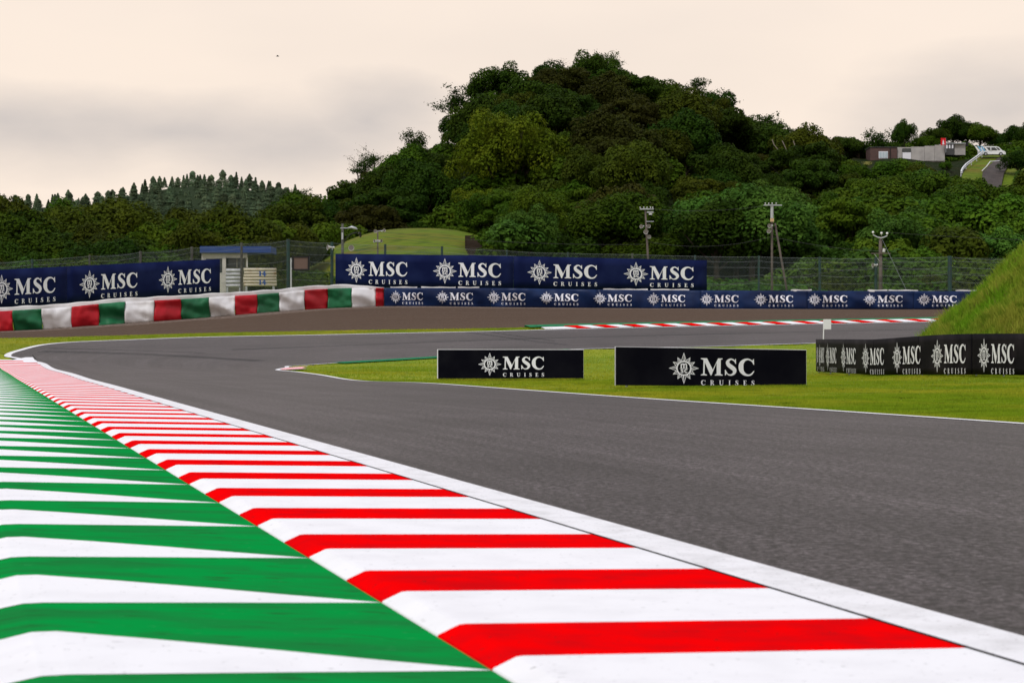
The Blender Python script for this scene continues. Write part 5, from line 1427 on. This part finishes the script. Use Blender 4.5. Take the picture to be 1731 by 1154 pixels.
# conifers on the far ridge
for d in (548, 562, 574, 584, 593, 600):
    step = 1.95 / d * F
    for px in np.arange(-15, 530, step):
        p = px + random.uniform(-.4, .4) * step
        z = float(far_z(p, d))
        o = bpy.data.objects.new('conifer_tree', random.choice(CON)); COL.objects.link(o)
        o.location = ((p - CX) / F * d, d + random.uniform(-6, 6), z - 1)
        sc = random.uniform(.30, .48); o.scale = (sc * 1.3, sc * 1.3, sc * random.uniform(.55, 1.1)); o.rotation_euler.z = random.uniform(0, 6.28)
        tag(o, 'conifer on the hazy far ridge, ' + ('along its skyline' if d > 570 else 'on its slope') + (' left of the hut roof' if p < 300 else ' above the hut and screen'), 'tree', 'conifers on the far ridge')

# ------------------------------------------------------------------ plateau at the right: buildings, lane, van, rail, flags
def bx(t, nm, pa, pb, ya, yb, d, th, m, dy=0.0):
    a = P(pa, ya, d); b_ = P(pb, yb, d)
    return MB().box(((a.x + b_.x) / 2, d + th / 2 + dy, (a.z + b_.z) / 2), (b_.x - a.x, th, a.z - b_.z)).build(nm, m, t)
DB = 256.0
t = empty('site_building', P(1494, 268, DB))
tag(t, 'low brown flat-roofed building with one pale window at the top of the slope', 'building')
bx(t, 'wall', 1471, 1516.5, 249.5, 272, DB, 3, M['brownwall'])
bx(t, 'roof', 1470.3, 1517, 248.3, 249.4, DB - .1, 3.3, M['darkroof'])
f_ = bx(t, 'window', 1485.5, 1501, 256, 268, DB - .06, .05, M['edge'])
for a in (1486.5, 1491.5, 1496.5):
    bx(f_, 'pane', a, a + 4, 257, 267, DB - .1, .03, M['paleglass'])
bx(t, 'corner_post', 1504.4, 1505.6, 249.6, 270, DB - .1, .08, M['blackm'])
t = empty('site_building', P(1560, 268, DB + 1))
tag(t, 'long low grey concrete building with a white door beside the brown one', 'building')
bx(t, 'wall', 1517.2, 1597, 249, 274, DB + .5, 3, M['greywall'])
for i_, (a, b_, y) in enumerate(((1517.2, 1525, 250), (1540.5, 1563, 248.2), (1563.4, 1580, 246.8), (1580.4, 1597, 245.2))):
    bx(t, 'wall_panel', a, b_, y, 272, DB + .3, .15, M['greywall'])
bx(t, 'door', 1525.8, 1540, 257.8, 270, DB + .25, .1, M['edge'])
bx(t, 'window', 1525.8, 1540, 250.8, 257.4, DB + .25, .1, M['glass'])
t = empty('site_cabin', P(1617, 262, DB + 2))
tag(t, 'dark cabin end with three white-framed windows right of the red flag', 'cabin')
bx(t, 'wall', 1597.3, 1613, 243.2, 262, DB + 1, 3, M['darkroof'])
for a in (1599.5, 1604, 1609): 
    f_ = bx(t, 'window', a, a + 2.6, 245, 251, DB + .9, .06, M['edge'])
bx(t, 'side_wall', 1613.3, 1632, 242.4, 262, DB + 1.2, 3, M['greywall'])
bx(t, 'end_panel', 1632.2, 1637, 240.5, 247, DB + 1.2, 1, M['blackm'])
bx(t, 'roof', 1597, 1632.4, 241.6, 242.9, DB + .8, 3.4, M['galv'])
t = empty('flag', P(1595, 250, DB - .5))
tag(t, 'red banner flag with a white figure standing above the grey building', 'flag')
bx(t, 'cloth', 1590.5, 1598.8, 233.5, 245.5, DB - .5, .03, M['redcloth'])
mb = MB()
for pa, pb, ya, yb in ((1593.9, 1595.4, 237, 239), (1593.4, 1595.9, 239.1, 242.5), (1593.0, 1596.4, 242.6, 244.4)):
    a, b_ = P(pa, ya, DB - .56), P(pb, yb, DB - .56)
    mb.box(((a.x + b_.x) / 2, DB - .54, (a.z + b_.z) / 2), (b_.x - a.x, .02, a.z - b_.z))
mb.build('white_figure', M['edge'], t)
a = P(1598.9, 233, DB - .45); MB().tube([a, a - Vector((0, 0, 1.9))], .025, 5).build('pole', M['galv'], t)

# lane, verge patch
def patch(name, quad, m, kind='structure'):
    V = [P(*q) for q in quad]
    o = obj(name, mkmesh(name, V, [list(range(len(V)))], m)); o['kind'] = kind
def patch_grid(name, rows, m):
    V = []; n = len(rows[0])
    for r in rows: V += [P(*q) for q in r]
    Fc = [[i * n + j, i * n + j + 1, (i + 1) * n + j + 1, (i + 1) * n + j] for i in range(len(rows) - 1) for j in range(n - 1)]
    o = obj(name, mkmesh(name, V, [f[::-1] for f in Fc], m)); o['kind'] = 'structure'
patch_grid('grass_slope', [[(1618, 320, 230), (1660, 322, 230), (1745, 330, 228)], [(1628, 292, 240), (1668, 294, 240), (1745, 296, 238)], [(1640, 276, 247), (1680, 276, 247), (1745, 276, 247)], [(1655, 264.2, 254), (1700, 264.2, 254), (1745, 266, 254)], [(1640, 263, 262), (1700, 263, 262), (1745, 264, 262)]], M['moundgrass'])
patch_grid('lane', [[(1660, 312, 231), (1692, 318, 231)], [(1661, 290, 238.5), (1697, 293, 238.5)], [(1672, 279.5, 243.5), (1704, 280, 243.5)], [(1680, 272.5, 247.5), (1709, 273, 247.5)], [(1690, 264.5, 253), (1712, 264.8, 253)]], M['lane'])
kb = empty('lane_edging', P(1668, 290, 240)); kb['kind'] = 'structure'
MB().tube([P(1660, 289, 238), P(1668, 281, 242), P(1674, 273, 246.5), P(1690, 272.3, 248)], .05, 5).build('edging', M['line'], kb)
brm = mat('pinkish_brick', (.30, .15, .10), .9)
for k in range(9):
    q = P(1686 + k * 1.9, 302 - k * 2.2, 236.5 + k * .9)
    MB().box(q, (.24, .3, .16), .2).build('brick', brm, kb)

# white van
t = empty('van', P(1676, 264, 252)); 
tag(t, 'white van parked at the head of the lane on the plateau', 'van', None)
c0 = P(1655.5, 264.0, 252); LN = 42 / F * 252; HT = 15.5 / F * 252
fx = lambda u, z: (c0.x + u * LN, c0.z + z * HT)
body = [(0, .14), (0, .55), (.02, .78), (.05, .93), (.12, .99), (.62, 1.0), (.72, .93), (.82, .68), (.87, .56), (.97, .46), (1.0, .36), (1.0, .14)]
MB().prism([fx(*q) for q in body], 251.2, 252.9).build('body', M['whitecar'], t)
for wpol in ([(.13, .58), (.14, .88), (.38, .88), (.38, .56)], [(.42, .56), (.42, .88), (.56, .88), (.68, .56)], [(.60, .88), (.69, .87), (.79, .60), (.71, .58)]):
    MB().prism([fx(*q) for q in wpol], 251.17, 251.19).build('window', M['glass'], t)
MB().prism([fx(*q) for q in ((.945, .38), (.94, .47), (.975, .44), (.985, .36))], 251.15, 251.19).build('headlight', M['porc'], t)
for u in (.19, .80):
    x_, z_ = fx(u, .16)
    w1 = MB().tube([(x_, 251.12, z_), (x_, 251.32, z_)], .24, 16).build('wheel', M['rubber'], t)
    MB().tube([(x_, 251.10, z_), (x_, 251.13, z_)], .13, 12).build('rim', M['galv'], w1)
x_, z_ = fx(.4, .5); MB().box((x_, 251.17, z_), (.12, .03, .04)).build('handle', M['blackm'], t)
# leaning pennants behind the van
for i_, (px, m_, lb) in enumerate(((1648, 'porc', 'white leaning pennant, leftmost of four beside the van'), (1652.5, 'lightblue', 'light blue leaning pennant, second from left beside the van'), (1658, 'lightblue', 'light blue leaning pennant, third from left beside the van'), (1664, 'porc', 'white leaning pennant nearest the van roof'))):
    b0 = P(px + 6, 257, 250.5); tp_ = P(px - 1.5, 245.5 + (i_ == 3) * 2, 250.5)
    t = empty('pennant', b0); tag(t, lb, 'pennant', 'leaning pennants beside the van')
    MB().tube([b0, tp_], .02, 5).build('pole', M['galv'], t)
    dv = tp_ - b0
    MB().add([b0 + dv * .1, b0 + dv * .1 + Vector((.22, 0, .05)), b0 + dv * .7 + Vector((.2, .01, .05)), tp_, b0 + dv * .1 + Vector((0, .02, 0)), b0 + dv * .1 + Vector((.22, .02, .05)), b0 + dv * .7 + Vector((.2, .03, .05)), tp_ + Vector((0, .02, 0))], [[0, 1, 2, 3], [7, 6, 5, 4]]).build('cloth', M[m_], t)
# guard rail running down the slope
t = empty('guard_rail', P(1640, 275, 246)); tag(t, 'white two-bar guard rail running down the slope from the van', 'guard rail')
gp = [(1660, 257.5, 251), (1651, 264, 248), (1642, 270.5, 245), (1633, 277, 242), (1627, 284, 240), (1624.5, 290, 239)]
for off_ in (0, 3.2):
    MB().tube([P(a, b_ + off_, d_) for a, b_, d_ in gp], .075, 6).build('rail', M['edge'], t)
for a, b_, d_ in gp:
    MB().tube([P(a, b_, d_ + .1), P(a, b_ + 9, d_ + .1)], .05, 5).build('post', M['edge'], t)

# pale dead stems on the right flank of the hill
for i_, (pl_) in enumerate((((1305, 236), (1309, 246), (1316, 254), (1318, 264)), ((1322, 238), (1326, 246), (1330, 255)), ((1341, 238), (1344, 247), (1346, 254)), ((1309, 258), (1312, 264), (1315, 272)))):
    o = MB().tube([P(a, b_, 240 + i_) for a, b_ in pl_], [.06, .05, .045, .03][:len(pl_)], 5).build('dead_stem', M['palebark'])
    tag(o, ('longest pale dead stem, left of three upright ones', 'middle pale dead stem', 'rightmost pale dead stem', 'short pale dead stem below the others')[i_] + ' on the right flank of the hill', 'tree stem', 'pale dead stems on the hill')
print('hill trees', cnt, 'objects', len(bpy.data.objects))
